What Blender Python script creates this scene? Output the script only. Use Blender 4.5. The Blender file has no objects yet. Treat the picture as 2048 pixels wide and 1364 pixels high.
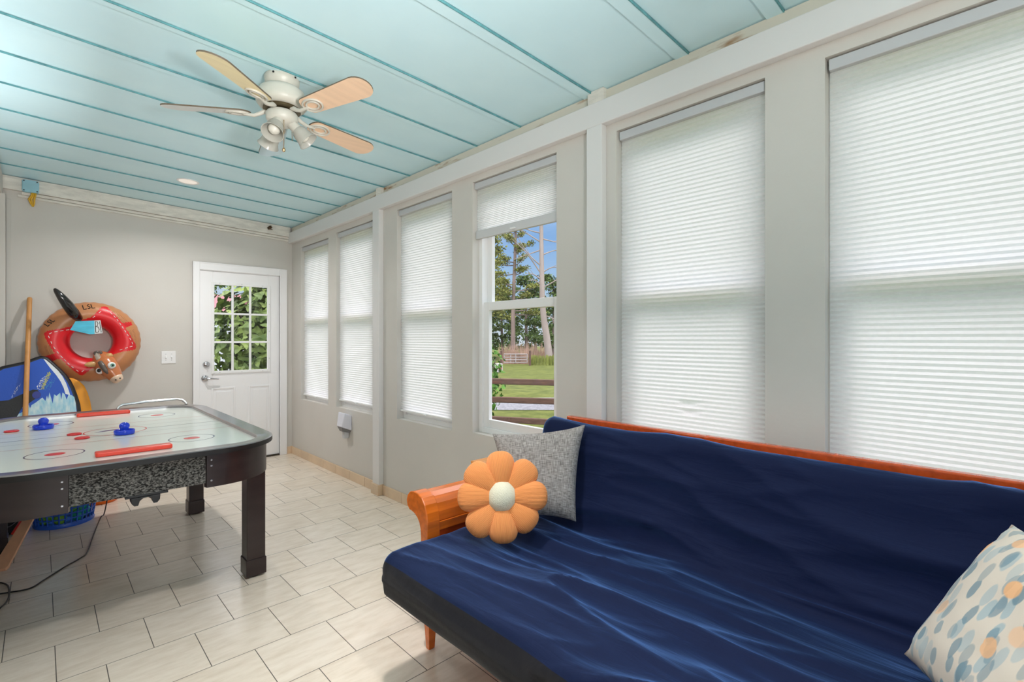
import bpy, math, random
from mathutils import Vector, Matrix, noise
random.seed(7)
SC = bpy.context.scene
COL = SC.collection
PI = math.pi
XR, YB = 2.0991, 5.8802          # inner faces of the window wall and the back wall
XL, YR = -0.36, -2.6             # inner faces of the left wall and the rear wall

# ------------------------------------------------------------------ helpers
def lin(c):
    out = []
    for v in c:
        v /= 255.0
        out.append(v / 12.92 if v <= 0.04045 else ((v + 0.055) / 1.055) ** 2.4)
    return tuple(out) + (1.0,)

def newmat(name):
    m = bpy.data.materials.new(name)
    m.use_nodes = True
    nt = m.node_tree
    return m, nt, nt.nodes, nt.links, nt.nodes['Principled BSDF']

def M(name, col, rough=0.5, metal=0.0, spec=0.5, bump=None, var=None, stretch=None, sheen=0.0, coat=0.0,
      sheen_tint=None, col2=None, emit=0.0):
    """principled surface; bump=(scale, strength), var=(scale, amount) or blends to col2"""
    m, nt, N, L, b = newmat(name)
    c = lin(col)
    b.inputs['Base Color'].default_value = c
    b.inputs['Roughness'].default_value = rough
    b.inputs['Metallic'].default_value = metal
    b.inputs['Specular IOR Level'].default_value = spec
    b.inputs['Sheen Weight'].default_value = sheen
    b.inputs['Coat Weight'].default_value = coat
    if sheen_tint: b.inputs['Sheen Tint'].default_value = lin(sheen_tint)
    if emit:
        b.inputs['Emission Color'].default_value = c
        b.inputs['Emission Strength'].default_value = emit
    tc = None
    if bump or var:
        tc = N.new('ShaderNodeTexCoord')
        src = tc.outputs['Object']
        if stretch:
            mp = N.new('ShaderNodeMapping'); mp.inputs['Scale'].default_value = stretch
            L.new(src, mp.inputs['Vector']); src = mp.outputs['Vector']
    if var:
        nz = N.new('ShaderNodeTexNoise'); nz.inputs['Scale'].default_value = var[0]; nz.inputs['Detail'].default_value = 6
        L.new(src, nz.inputs['Vector'])
        rp = N.new('ShaderNodeValToRGB')
        rp.color_ramp.elements[0].position = 0.35; rp.color_ramp.elements[1].position = 0.65
        a = var[1]
        if col2:
            rp.color_ramp.elements[0].color = c; rp.color_ramp.elements[1].color = lin(col2)
        else:
            rp.color_ramp.elements[0].color = tuple(x * (1 - a) for x in c[:3]) + (1,)
            rp.color_ramp.elements[1].color = tuple(min(1, x * (1 + a)) for x in c[:3]) + (1,)
        L.new(nz.outputs['Fac'], rp.inputs['Fac']); L.new(rp.outputs['Color'], b.inputs['Base Color'])
    if bump:
        nz = N.new('ShaderNodeTexNoise'); nz.inputs['Scale'].default_value = bump[0]; nz.inputs['Detail'].default_value = 4
        L.new(src, nz.inputs['Vector'])
        bp = N.new('ShaderNodeBump'); bp.inputs['Strength'].default_value = bump[1]; bp.inputs['Distance'].default_value = 0.01
        L.new(nz.outputs['Fac'], bp.inputs['Height']); L.new(bp.outputs['Normal'], b.inputs['Normal'])
    return m

class MB:
    """collects faces (with material slots) and links them as one mesh object"""
    def __init__(s): s.v = []; s.f = []; s.m = []; s.uv = None
    def add(s, vs, fs, mi=0):
        o = len(s.v); s.v += [tuple(v) for v in vs]
        for f in fs: s.f.append(tuple(i + o for i in f)); s.m.append(mi)
        return s
    def box(s, x0, x1, y0, y1, z0, z1, mi=0):
        vs = [(x, y, z) for z in (z0, z1) for y in (y0, y1) for x in (x0, x1)]
        return s.add(vs, [(0, 2, 3, 1), (4, 5, 7, 6), (0, 1, 5, 4), (2, 6, 7, 3), (0, 4, 6, 2), (1, 3, 7, 5)], mi)
    def obox(s, c, ax, ay, az, mi=0):
        c, ax, ay, az = map(Vector, (c, ax, ay, az))
        vs = [c + ax * i + ay * j + az * k for k in (-1, 1) for j in (-1, 1) for i in (-1, 1)]
        return s.add(vs, [(0, 2, 3, 1), (4, 5, 7, 6), (0, 1, 5, 4), (2, 6, 7, 3), (0, 4, 6, 2), (1, 3, 7, 5)], mi)
    def tube(s, pts, rad, n=10, mi=0, closed=False, caps=True):
        P = [Vector(p) for p in pts]; k = len(P)
        R = rad if isinstance(rad, (list, tuple)) else [rad] * k
        vs = []; prev = None
        for i in range(k):
            if closed: t = P[(i + 1) % k] - P[i - 1]
            else: t = P[min(i + 1, k - 1)] - P[max(i - 1, 0)]
            t.normalize()
            if prev is None:
                a = Vector((0, 0, 1)) if abs(t.z) < 0.9 else Vector((1, 0, 0))
                u = t.cross(a).normalized()
            else:
                u = (prev - t * prev.dot(t)).normalized()
            prev = u; w = t.cross(u)
            for j in range(n):
                a = 2 * PI * j / n
                vs.append(P[i] + (u * math.cos(a) + w * math.sin(a)) * R[i])
        fs = []
        for i in range(k if closed else k - 1):
            i2 = (i + 1) % k
            for j in range(n):
                j2 = (j + 1) % n
                fs.append((i * n + j, i * n + j2, i2 * n + j2, i2 * n + j))
        if caps and not closed:
            fs.append(tuple(range(n - 1, -1, -1))); fs.append(tuple((k - 1) * n + j for j in range(n)))
        return s.add(vs, fs, mi)
    def lathe(s, prof, n=32, origin=(0, 0, 0), axis=(0, 0, 1), mi=0, a0=0, a1=2 * PI):
        """prof: list of (radius, height) along the axis"""
        O = Vector(origin); A = Vector(axis).normalized()
        t = Vector((1, 0, 0)) if abs(A.x) < 0.9 else Vector((0, 1, 0))
        U = A.cross(t).normalized(); W = A.cross(U)
        full = abs(a1 - a0 - 2 * PI) < 1e-6; m = n if full else n + 1
        vs = [O + A * h + (U * math.cos(a0 + (a1 - a0) * j / n) + W * math.sin(a0 + (a1 - a0) * j / n)) * max(r, 1e-5) for r, h in prof for j in range(m)]
        fs = []
        for i in range(len(prof) - 1):
            for j in range(n):
                j2 = (j + 1) % m if full else j + 1
                fs.append((i * m + j, i * m + j2, (i + 1) * m + j2, (i + 1) * m + j))
        return s.add(vs, fs, mi)
    def prism(s, poly, h, frame, mi=0, back=True):
        """poly: 2D outline; frame = (origin, u, v, n): extruded from 0 to h along n"""
        O, U, V, W = map(Vector, frame); k = len(poly)
        vs = [O + U * a + V * b for a, b in poly] + [O + U * a + V * b + W * h for a, b in poly]
        fs = [tuple(range(k, 2 * k))] + ([tuple(range(k - 1, -1, -1))] if back else [])
        fs += [(i, (i + 1) % k, k + (i + 1) % k, k + i) for i in range(k)]
        return s.add(vs, fs, mi)
    def flat(s, poly, frame, mi=0):
        O, U, V = map(Vector, frame)
        return s.add([O + U * a + V * b for a, b in poly], [tuple(range(len(poly)))], mi)
    def grid(s, fn, nu, nv, mi=0, cu=False, cv=False):
        vs = [fn(i / nu, j / nv) for j in range(nv + (0 if cv else 1)) for i in range(nu + (0 if cu else 1))]
        w = nu if cu else nu + 1; hN = nv if cv else nv + 1
        fs = []
        for j in range(nv):
            for i in range(nu):
                i2 = (i + 1) % w; j2 = (j + 1) % hN
                fs.append((j * w + i, j * w + i2, j2 * w + i2, j2 * w + i))
        return s.add(vs, fs, mi)
    def build(s, name, mats, parent=None, smooth=None, bevel=0.0, seg=2, sub=0, loc=None):
        me = bpy.data.meshes.new(name)
        vs = s.v
        if loc: vs = [(v[0] - loc[0], v[1] - loc[1], v[2] - loc[2]) for v in vs]
        me.from_pydata(vs, [], s.f); me.update()
        if not isinstance(mats, (list, tuple)): mats = [mats]
        for m in mats: me.materials.append(m)
        me.polygons.foreach_set('material_index', s.m)
        if s.uv:
            uvl = me.uv_layers.new(name='UVMap')
            for l in me.loops: uvl.data[l.index].uv = s.uv[l.vertex_index]
        if smooth is not None:
            me.polygons.foreach_set('use_smooth', [True] * len(me.polygons))
            if smooth < 180: me.set_sharp_from_angle(angle=math.radians(smooth))
        ob = bpy.data.objects.new(name, me); COL.objects.link(ob)
        if loc: ob.location = loc
        if parent:
            ob.parent = parent
            ob.matrix_parent_inverse = parent_matrix(parent).inverted()
        if bevel:
            bv = ob.modifiers.new('bevel', 'BEVEL'); bv.width = bevel; bv.segments = seg; bv.limit_method = 'ANGLE'; bv.angle_limit = math.radians(40)
        if sub:
            sb = ob.modifiers.new('sub', 'SUBSURF'); sb.levels = sub; sb.render_levels = sub
        return ob

def parent_matrix(o):
    m = Matrix.LocRotScale(o.location, o.rotation_euler, o.scale)
    if o.parent: m = parent_matrix(o.parent) @ o.matrix_parent_inverse @ m
    return m

def tag(o, label=None, cat=None, group=None, kind=None):
    if label: o['label'] = label
    if cat: o['category'] = cat
    if group: o['group'] = group
    if kind: o['kind'] = kind
    return o

def empty(name, loc, label=None, cat=None, group=None, kind=None):
    o = bpy.data.objects.new(name, None); COL.objects.link(o)
    o.location = loc; o.empty_display_size = 0.1
    return tag(o, label, cat, group, kind)

def copy_tree(o, parent=None):
    c = o.copy(); COL.objects.link(c)
    if parent: c.parent = parent
    for ch in list(o.children): copy_tree(ch, c)
    return c

def ellipse(cx, cy, rx, ry, n=40):
    return [(cx + rx * math.cos(2 * PI * i / n), cy + ry * math.sin(2 * PI * i / n)) for i in range(n)]

def rrect(x0, x1, y0, y1, r, n=6):
    out = []
    for cx, cy, a in ((x1 - r, y1 - r, 0), (x0 + r, y1 - r, PI / 2), (x0 + r, y0 + r, PI), (x1 - r, y0 + r, 3 * PI / 2)):
        for i in range(n + 1):
            t = a + PI / 2 * i / n
            out.append((cx + r * math.cos(t), cy + r * math.sin(t)))
    return out

def ceil_z(x): return 2.592 + (XR - x) * 0.036
def out(d, l, z): return Vector((0.690 * d + 0.7238 * l, 0.7238 * d - 0.690 * l, z))   # outdoors: distance out, sideways

# ------------------------------------------------------------------ materials
WALL = M('wall_paint', (209, 205, 199), 0.75, spec=0.3, bump=(60, 0.04), var=(2.0, 0.02))
TRIMW = M('white_trim_paint', (224, 222, 221), 0.4, bump=(25, 0.05))
VINYL = M('white_vinyl', (240, 240, 240), 0.3)
DOORW = M('white_door_paint', (242, 241, 242), 0.35)
OLDW = M('weathered_white_paint', (226, 221, 212), 0.6, bump=(40, 0.35), var=(9, 0.10), stretch=(1, 1, 4))
GREYM = M('grey_plastic', (196, 197, 200), 0.4)
WHITEP = M('white_plastic', (238, 238, 238), 0.35)
CHROME = M('brushed_nickel', (200, 200, 204), 0.22, metal=1.0)
BLACKP = M('black_plastic', (18, 18, 20), 0.35)
DARKGAP = M('dark_gap', (25, 24, 22), 0.9)

def ceiling_mat():
    m, nt, N, L, b = newmat('teal_gloss_ceiling_paint')
    tc = N.new('ShaderNodeTexCoord')
    nz = N.new('ShaderNodeTexNoise'); nz.inputs['Scale'].default_value = 3; nz.inputs['Detail'].default_value = 5
    L.new(tc.outputs['Object'], nz.inputs['Vector'])
    rp = N.new('ShaderNodeValToRGB'); rp.color_ramp.elements[0].position = 0.3; rp.color_ramp.elements[1].position = 0.7
    rp.color_ramp.elements[0].color = lin((200, 233, 243)); rp.color_ramp.elements[1].color = lin((208, 239, 247))
    L.new(nz.outputs['Fac'], rp.inputs['Fac']); L.new(rp.outputs['Color'], b.inputs['Base Color'])
    b.inputs['Roughness'].default_value = 0.38
    n2 = N.new('ShaderNodeTexNoise'); n2.inputs['Scale'].default_value = 7; L.new(tc.outputs['Object'], n2.inputs['Vector'])
    bp = N.new('ShaderNodeBump'); bp.inputs['Strength'].default_value = 0.12; bp.inputs['Distance'].default_value = 0.02
    L.new(n2.outputs['Fac'], bp.inputs['Height']); L.new(bp.outputs['Normal'], b.inputs['Normal'])
    return m
CEILM = ceiling_mat()
SEAMM = M('teal_seam_paint', (92, 150, 156), 0.5, var=(30, 0.2))

def floor_mat():
    m, nt, N, L, b = newmat('cream_floor_tile')
    tc = N.new('ShaderNodeTexCoord')
    mp = N.new('ShaderNodeMapping'); mp.inputs['Location'].default_value = (-(0.6577 - 20 * 0.3065), -(2.27 - 20 * 0.308), 0)
    L.new(tc.outputs['Object'], mp.inputs['Vector'])
    br = N.new('ShaderNodeTexBrick'); br.offset = 0.5181; br.offset_frequency = 2; br.squash = 1.0
    br.inputs['Scale'].default_value = 1.0; br.inputs['Mortar Size'].default_value = 0.0017; br.inputs['Mortar Smooth'].default_value = 0.1
    br.inputs['Bias'].default_value = 0.0; br.inputs['Brick Width'].default_value = 0.3065; br.inputs['Row Height'].default_value = 0.308
    br.inputs['Color1'].default_value = lin((237, 224, 207)); br.inputs['Color2'].default_value = lin((241, 229, 214)); br.inputs['Mortar'].default_value = lin((96, 90, 82))
    L.new(mp.outputs['Vector'], br.inputs['Vector'])
    m2 = N.new('ShaderNodeMapping'); m2.inputs['Scale'].default_value = (4, 16, 1); m2.inputs['Rotation'].default_value = (0, 0, 0.15)
    L.new(tc.outputs['Object'], m2.inputs['Vector'])
    nz = N.new('ShaderNodeTexNoise'); nz.inputs['Scale'].default_value = 1.6; nz.inputs['Detail'].default_value = 9; nz.inputs['Roughness'].default_value = 0.65
    L.new(m2.outputs['Vector'], nz.inputs['Vector'])
    rp = N.new('ShaderNodeValToRGB'); rp.color_ramp.elements[0].position = 0.3; rp.color_ramp.elements[1].position = 0.6
    rp.color_ramp.elements[0].color = (0.86, 0.83, 0.79, 1); rp.color_ramp.elements[1].color = (1, 1, 1, 1)
    L.new(nz.outputs['Fac'], rp.inputs['Fac'])
    mx = N.new('ShaderNodeMix'); mx.data_type = 'RGBA'; mx.blend_type = 'MULTIPLY'; mx.inputs[0].default_value = 1
    L.new(br.outputs['Color'], mx.inputs[6]); L.new(rp.outputs['Color'], mx.inputs[7]); L.new(mx.outputs[2], b.inputs['Base Color'])
    rr = N.new('ShaderNodeMapRange'); rr.inputs[3].default_value = 0.24; rr.inputs[4].default_value = 0.8
    L.new(br.outputs['Fac'], rr.inputs[0]); L.new(rr.outputs[0], b.inputs['Roughness'])
    bp = N.new('ShaderNodeBump'); bp.invert = True; bp.inputs['Strength'].default_value = 0.4; bp.inputs['Distance'].default_value = 0.003
    L.new(br.outputs['Fac'], bp.inputs['Height']); L.new(bp.outputs['Normal'], b.inputs['Normal'])
    return m

def glass_mat():
    m, nt, N, L, b = newmat('clear_glass')
    N.remove(b)
    o = N['Material Output']
    t = N.new('ShaderNodeBsdfTransparent'); t.inputs[0].default_value = (0.96, 0.97, 0.97, 1)
    g = N.new('ShaderNodeBsdfGlossy'); g.inputs['Roughness'].default_value = 0.02
    lw = N.new('ShaderNodeLayerWeight'); lw.inputs['Blend'].default_value = 0.5
    pw = N.new('ShaderNodeMath'); pw.operation = 'POWER'; pw.inputs[1].default_value = 5.0; L.new(lw.outputs['Facing'], pw.inputs[0])
    fr = N.new('ShaderNodeMath'); fr.operation = 'MULTIPLY_ADD'; fr.inputs[1].default_value = 0.9; fr.inputs[2].default_value = 0.02; L.new(pw.outputs[0], fr.inputs[0])
    mx = N.new('ShaderNodeMixShader')
    L.new(fr.outputs[0], mx.inputs[0]); L.new(t.outputs[0], mx.inputs[1]); L.new(g.outputs[0], mx.inputs[2]); L.new(mx.outputs[0], o.inputs['Surface'])
    return m
GLASS = glass_mat()

def shade_mat():
    m, nt, N, L, b = newmat('white_shade_fabric')
    N.remove(b); o = N['Material Output']
    tc = N.new('ShaderNodeTexCoord'); mp = N.new('ShaderNodeMapping'); mp.inputs['Scale'].default_value = (1, 60, 160)
    L.new(tc.outputs['Object'], mp.inputs['Vector'])
    nz = N.new('ShaderNodeTexNoise'); nz.inputs['Scale'].default_value = 1; nz.inputs['Detail'].default_value = 3
    L.new(mp.outputs['Vector'], nz.inputs['Vector'])
    rp = N.new('ShaderNodeValToRGB'); rp.color_ramp.elements[0].color = (0.86, 0.86, 0.855, 1); rp.color_ramp.elements[1].color = (0.97, 0.97, 0.965, 1)
    L.new(nz.outputs['Fac'], rp.inputs['Fac'])
    d = N.new('ShaderNodeBsdfDiffuse'); t = N.new('ShaderNodeBsdfTranslucent')
    L.new(rp.outputs['Color'], d.inputs['Color']); L.new(rp.outputs['Color'], t.inputs['Color'])
    mx = N.new('ShaderNodeMixShader'); mx.inputs[0].default_value = 0.62
    L.new(d.outputs[0], mx.inputs[1]); L.new(t.outputs[0], mx.inputs[2]); L.new(mx.outputs[0], o.inputs['Surface'])
    return m
SHADE = shade_mat()

# ------------------------------------------------------------------ room shell
f = MB(); f.box(XL - 0.2, XR + 0.16, YR - 0.2, YB + 0.12, -0.06, 0.0)
tag(f.build('floor', floor_mat()), kind='structure')

WINS = [  # y far, y near, z bottom, z top, z of the shade's lower edge
    (5.606, 4.886, 0.645, 2.335, 0.690),
    (4.697, 3.968, 0.650, 2.355, 0.712),
    (3.558, 2.815, 0.668, 2.362, 0.728),
    (2.587, 1.840, 0.687, 2.365, 1.985),
    (1.440, 0.735, 0.683, 2.362, 0.730),
    (0.526, -0.200, 0.683, 2.355, 0.730)]
w = MB()
WT = XR + 0.15
edges = sorted(WINS, key=lambda t: t[1])
w.box(XR, WT, YR - 0.15, YB + 0.15, 2.366, 2.78)
y = YR - 0.15
for (yf, yn, zb, zt, _) in edges:
    w.box(XR, WT, y, yn, 0.0, 2.366)
    w.box(XR, WT, yn, yf, 0.0, zb)
    w.box(XR, WT, yn, yf, zt, 2.366)
    y = yf
w.box(XR, WT, y, YB + 0.15, 0.0, 2.366)
tag(w.build('wall_right', WALL), kind='structure')
w = MB()
DX0, DX1, DZ = 1.165, 1.975, 2.035
w.box(XL - 0.15, DX0, YB, YB + 0.15, 0, 2.78); w.box(DX1, XR, YB, YB + 0.15, 0, 2.78); w.box(DX0, DX1, YB, YB + 0.15, DZ, 2.78)
tag(w.build('wall_back', WALL), kind='structure')
w = MB(); w.box(XL - 0.15, XL, YR, YB, 0, 2.78)
tag(w.build('wall_left', WALL), kind='structure')
w = MB()
RX0, RX1, RZ = 0.0, 1.9, 2.25
w.box(XL - 0.15, RX0, YR - 0.15, YR, 0, 2.78); w.box(RX1, XR, YR - 0.15, YR, 0, 2.78); w.box(RX0, RX1, YR - 0.15, YR, RZ, 2.78)
tag(w.build('wall_rear', WALL), kind='structure')

# ceiling: lapped planks with raised seams across the room, roof deck above
SEAMS = [5.478, 5.035, 4.582, 4.172, 3.745, 3.345, 2.945, 2.525, 2.115, 1.572, 1.052, 0.662, 0.12, -0.42, -0.96, -1.5, -2.04]
c = MB()
ys = [YB + 0.02] + SEAMS + [YR - 0.02]
xa, xb = XL - 0.02, XR + 0.03
def plank(y0, y1, t0, t1, xa, xb, mi=0):
    vs = []
    for yy in (y0, y1):
        for xx in (xa, xb):
            for t in (t0, t1): vs.append((xx, yy, ceil_z(xx) + t))
    c.add(vs, [(0, 2, 3, 1), (4, 5, 7, 6), (0, 4, 6, 2), (1, 3, 7, 5), (0, 1, 5, 4), (2, 6, 7, 3)], mi)
for i in range(len(ys) - 1):
    a, b = ys[i], ys[i + 1]
    plank(b + 0.004, a - 0.003, 0.0, 0.012, xa, xb)
    if 0 < i: 
        near = a < 2.0
        wd = 0.062 if near else 0.042
        plank(a - 0.001, a + wd, -0.007 if not near else -0.010, 0.0, xa, xb, 0)
        plank(a - 0.0028, a + 0.0014, -0.0095 if not near else -0.0115, -0.001, xa, xb, 1)
tag(c.build('ceiling', [CEILM, SEAMM]), kind='structure')
r = MB(); r.box(XL - 0.15, WT, YR - 0.15, YB + 0.15, 2.78, 2.9)
r.box(XL - 0.45, WT + 0.45, YR - 0.45, YB + 0.45, 2.9, 2.96)
tag(r.build('roof', M('brown_roof', (90, 84, 80), 0.9)), kind='structure')

# trim on the window wall: header beam, posts, sill plate above, stubs
XB_ = 2.055
t = MB(); t.box(XB_, XR, YR, YB - 0.006, 2.405, 2.526)
tag(t.build('trim_1', TRIMW, bevel=0.004), kind='structure')
t = MB(); t.box(XB_, XR, 3.775, 3.885, 0.088, 2.405)
tag(t.build('trim_2', TRIMW, bevel=0.003), kind='structure')
t = MB(); t.box(XB_, XR, 1.50, 1.595, 0.088, 2.405)
tag(t.build('trim_3', TRIMW, bevel=0.003), kind='structure')
def rust_mat():
    m, nt, N, L, b = newmat('rust_stained_plate')
    tc = N.new('ShaderNodeTexCoord'); mp = N.new('ShaderNodeMapping'); mp.inputs['Scale'].default_value = (1, 3, 14)
    L.new(tc.outputs['Object'], mp.inputs['Vector'])
    nz = N.new('ShaderNodeTexNoise'); nz.inputs['Scale'].default_value = 1.3; nz.inputs['Detail'].default_value = 8
    L.new(mp.outputs['Vector'], nz.inputs['Vector'])
    rp = N.new('ShaderNodeValToRGB')
    e = rp.color_ramp.elements; e[0].position = 0.56; e[0].color = lin((214, 208, 194)); e[1].position = 0.68; e[1].color = lin((150, 106, 60))
    L.new(nz.outputs['Fac'], rp.inputs['Fac']); L.new(rp.outputs['Color'], b.inputs['Base Color']); b.inputs['Roughness'].default_value = 0.8
    return m
t = MB(); t.box(XR - 0.012, XR, YR, YB - 0.03, 2.526, 2.586)
tag(t.build('trim_4', rust_mat()), kind='structure')
t = MB()
t.box(2.060, XR, 1.492, 1.592, 2.526, 2.592); t.box(2.060, XR, 3.752, 3.836, 2.526, 2.592)
tag(t.build('trim_5', OLDW, bevel=0.002), kind='structure')
# back wall: weathered boards under the ceiling
t = MB()
def slope_board(x0, x1, y0, top, bot):
    vs = []
    for xx in (x0, x1):
        for yy in (y0, YB):
            for dz in (top, bot): vs.append((xx, yy, ceil_z(xx) + dz))
    t.add(vs, [(0, 1, 3, 2), (4, 6, 7, 5), (0, 4, 5, 1), (2, 3, 7, 6), (0, 2, 6, 4), (1, 5, 7, 3)])
slope_board(XL, XB_ + 0.01, YB - 0.035, -0.004, -0.115)
slope_board(-0.115, XB_ + 0.01, YB - 0.022, -0.118, -0.142)
slope_board(-0.14, XB_ + 0.01, YB - 0.016, -0.145, -0.165)
tag(t.build('trim_6', OLDW, bevel=0.002), kind='structure')
t = MB(); t.box(XL, -0.207, 5.76, YB - 0.04, 0.0, 2.5); t.box(XL, -0.225, YR, YB - 0.036, 2.5, 2.668)
tag(t.build('trim_7', WALL, bevel=0.003), kind='structure')
t = MB(); t.box(-0.207, -0.178, YB - 0.012, YB, 0.0, 2.48)
tag(t.build('trim_8', WALL, bevel=0.002), kind='structure')
# tile baseboards
BTILE = M('tan_baseboard_tile', (224, 198, 168), 0.45, var=(6, 0.06))
GROUT = M('grey_grout', (104, 90, 76), 0.9)
t = MB()
t.box(XR - 0.008, XR, YR, YB, 0, 0.080, 1)
y = YB - 0.002
k = 0
while y > YR + 0.3:
    if y > 3.8925: y2 = max(y - 0.298, 3.892)
    elif y > 3.7705: y2 = 3.768
    elif y > 1.6025: y2 = max(y - 0.298, 1.602)
    else: y2 = y - 0.298
    post = (3.76 < y2 < 3.80)
    xf = XB_ - 0.012 if post else XR - 0.011
    t.box(xf, XR - 0.001, y2 + 0.004, y, 0, 0.083 if not post else 0.088, 0)
    y = y2
tag(t.build('baseboard_right', [BTILE, GROUT], bevel=0.0015), kind='structure')
t = MB()
t.box(2.043, XR - 0.012, YB - 0.01, YB, 0, 0.080)
x = 1.113
while x > XL + 0.1:
    t.box(max(x - 0.298, XL), x - 0.0025, YB - 0.01, YB, 0, 0.080); x -= 0.298
tag(t.build('baseboard_back', [BTILE], bevel=0.0015), kind='structure')

# ------------------------------------------------------------------ windows and shades
def frame_boxes(m, x0, x1, y0, y1, z0, z1, wd, wt=None, wb=None):
    wt = wt or wd; wb = wb or wd
    m.box(x0, x1, y0, y0 + wd, z0, z1); m.box(x0, x1, y1 - wd, y1, z0, z1)
    m.box(x0, x1, y0 + wd, y1 - wd, z0, z0 + wb); m.box(x0, x1, y0 + wd, y1 - wd, z1 - wt, z1)
for n, (yf, yn, zb, zt, zs) in enumerate(WINS):
    e = empty('window_%d' % (n + 1), (XR + 0.1, (yf + yn) / 2, zb), kind='structure')
    m = MB(); frame_boxes(m, XR + 0.057, XR + 0.145, yn, yf, zb, zt, 0.034, 0.034, 0.034)
    m.build('window_frame', VINYL, e, bevel=0.002)
    zm = 1.532
    up = MB(); frame_boxes(up, XR + 0.106, XR + 0.134, yn + 0.034, yf - 0.034, zm - 0.024, zt - 0.034, 0.044, 0.045, 0.045)
    us = up.build('upper_sash', VINYL, e, bevel=0.003)
    lo = MB(); frame_boxes(lo, XR + 0.072, XR + 0.102, yn + 0.034, yf - 0.034, zb + 0.034, zm + 0.03, 0.050, 0.056, 0.055)
    ls = lo.build('lower_sash', VINYL, e, bevel=0.003)
    p = MB(); p.box(XR + 0.118, XR + 0.122, yn + 0.076, yf - 0.076, zm + 0.019, zt - 0.077); p.build('pane', GLASS, us)
    p = MB(); p.box(XR + 0.085, XR + 0.089, yn + 0.082, yf - 0.082, zb + 0.087, zm - 0.024); p.build('pane', GLASS, ls)

SHLAB = ['white pleated shade pulled down over the window nearest the white door',
         'white pleated shade pulled down over the window above the small wall dispenser',
         'white pleated shade pulled down on the window just left of the uncovered view',
         'white pleated shade raised to show trees and a rail fence',
         'white pleated shade with two small creases, behind the middle of the futon',
         'largest white pleated shade, cut off by the right edge of the photo']
for n, (yf, yn, zb, zt, zs) in enumerate(WINS):
    xs = XR + 0.034
    e = empty('cellular_shade', (xs, (yf + yn) / 2, zt), SHLAB[n], 'window shade', 'pleated shades along the window wall')
    y0, y1 = yn + 0.006, yf - 0.009
    m = MB(); m.box(xs - 0.022, xs + 0.018, y0, y1, zt - 0.048, zt - 0.006); m.build('headrail', GREYM, e, bevel=0.003)
    raised = n == 3
    zr = 0.055 if raised else 0.016
    m = MB(); m.box(xs - 0.012, xs + 0.012, y0, y1, zs, zs + zr); br = m.build('bottom_rail', WHITEP if not raised else M('pale_grey_rail', (206, 206, 208), 0.5), e, bevel=0.003)
    m = MB(); ym = (y0 + y1) / 2; m.box(xs - 0.024, xs - 0.012, ym - 0.022, ym + 0.022, zs + zr * 0.2, zs + zr * 0.2 + 0.010); m.build('pull_tab', WHITEP, br, bevel=0.002)
    m = MB()
    top, bot = zt - 0.048, zs + zr
    pitch = 0.0115 if raised else 0.0195
    k = int((top - bot) / pitch) * 2
    dents = [(1.075, 1.02, 0.055), (1.065, 0.985, 0.05)] if n == 4 else []
    def fab(u, v):
        yy = y0 + (y1 - y0) * u; i = round(v * k); zz = top + (bot - top) * v
        ph = i % 2
        xx = xs + (-0.0024 if ph else 0.0024) + 0.0016 * noise.noise((yy * 6, zz * 5, n * 3.1))
        zz += 0.0005 * noise.noise((yy * 5, zz * 30, n * 7.7))
        for (dy, dz, w_) in dents:
            q = ((yy - dy) / w_) ** 2 + ((zz - dz) / 0.014) ** 2
            xx -= 0.018 * math.exp(-q * 1.5)
        return (xx, yy, zz)
    m.grid(fab, 60 if n == 4 else 30, k)
    m.build('shade_fabric', SHADE, e)

# ------------------------------------------------------------------ door
d = empty('door_1', (1.57, YB, 0), kind='structure')
m = MB()
for (x0, x1, z0, z1) in ((1.119, 1.180, 0, 2.105), (1.960, 2.040, 0, 2.105), (1.180, 1.960, 2.028, 2.105)):
    m.box(x0, x1, YB - 0.018, YB, z0, z1)
    m.box(x0 + (0 if x0 != 1.18 else 0), x0 + 0.012 if x1 - x0 < 0.1 else x1, YB - 0.023, YB, z0 if x1 - x0 < 0.1 else z1 - 0.012, z1)
m.box(DX0, DX0 + 0.012, YB, YB + 0.12, 0, DZ); m.box(DX1 - 0.012, DX1, YB, YB + 0.12, 0, DZ); m.box(DX0, DX1, YB, YB + 0.12, DZ - 0.012, DZ)
m.build('door_casing', DOORW, d, bevel=0.003)
m = MB(); m.box(DX0, DX1, YB - 0.01, YB + 0.1, 0.0, 0.014); m.build('threshold', M('bronze_threshold', (70, 62, 54), 0.4, metal=0.6), d)
sx0, sx1, sy0, sy1 = 1.180, 1.963, YB + 0.006, YB + 0.05
LX0, LX1, LZ0, LZ1 = 1.300, 1.843, 0.970, 1.890
m = MB()
m.box(sx0, LX0, sy0, sy1, 0.016, 2.022); m.box(LX1, sx1, sy0, sy1, 0.016, 2.022)
m.box(LX0, LX1, sy0, sy1, 0.016, LZ0); m.box(LX0, LX1, sy0, sy1, LZ1, 2.022)
for (px0, px1) in ((1.288, 1.512), (1.640, 1.866)):
    z0, z1 = 0.20, 0.805
    for (a, b_, c_, dd) in ((px0, px0 + 0.018, z0, z1), (px1 - 0.018, px1, z0, z1), (px0 + 0.018, px1 - 0.018, z0, z0 + 0.018), (px0 + 0.018, px1 - 0.018, z1 - 0.018, z1)):
        m.box(a, b_, sy0 - 0.007, sy0, c_, dd)
    m.box(px0 + 0.042, px1 - 0.042, sy0 - 0.006, sy0, z0 + 0.045, z1 - 0.045)
slab = m.build('door_slab', DOORW, d, bevel=0.004)
m = MB(); frame_boxes(m, 0, 1, 0, 1, 0, 1, 0.1) if False else None
fx0, fx1, fz0, fz1 = 1.283, 1.862, 0.950, 1.912
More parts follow.
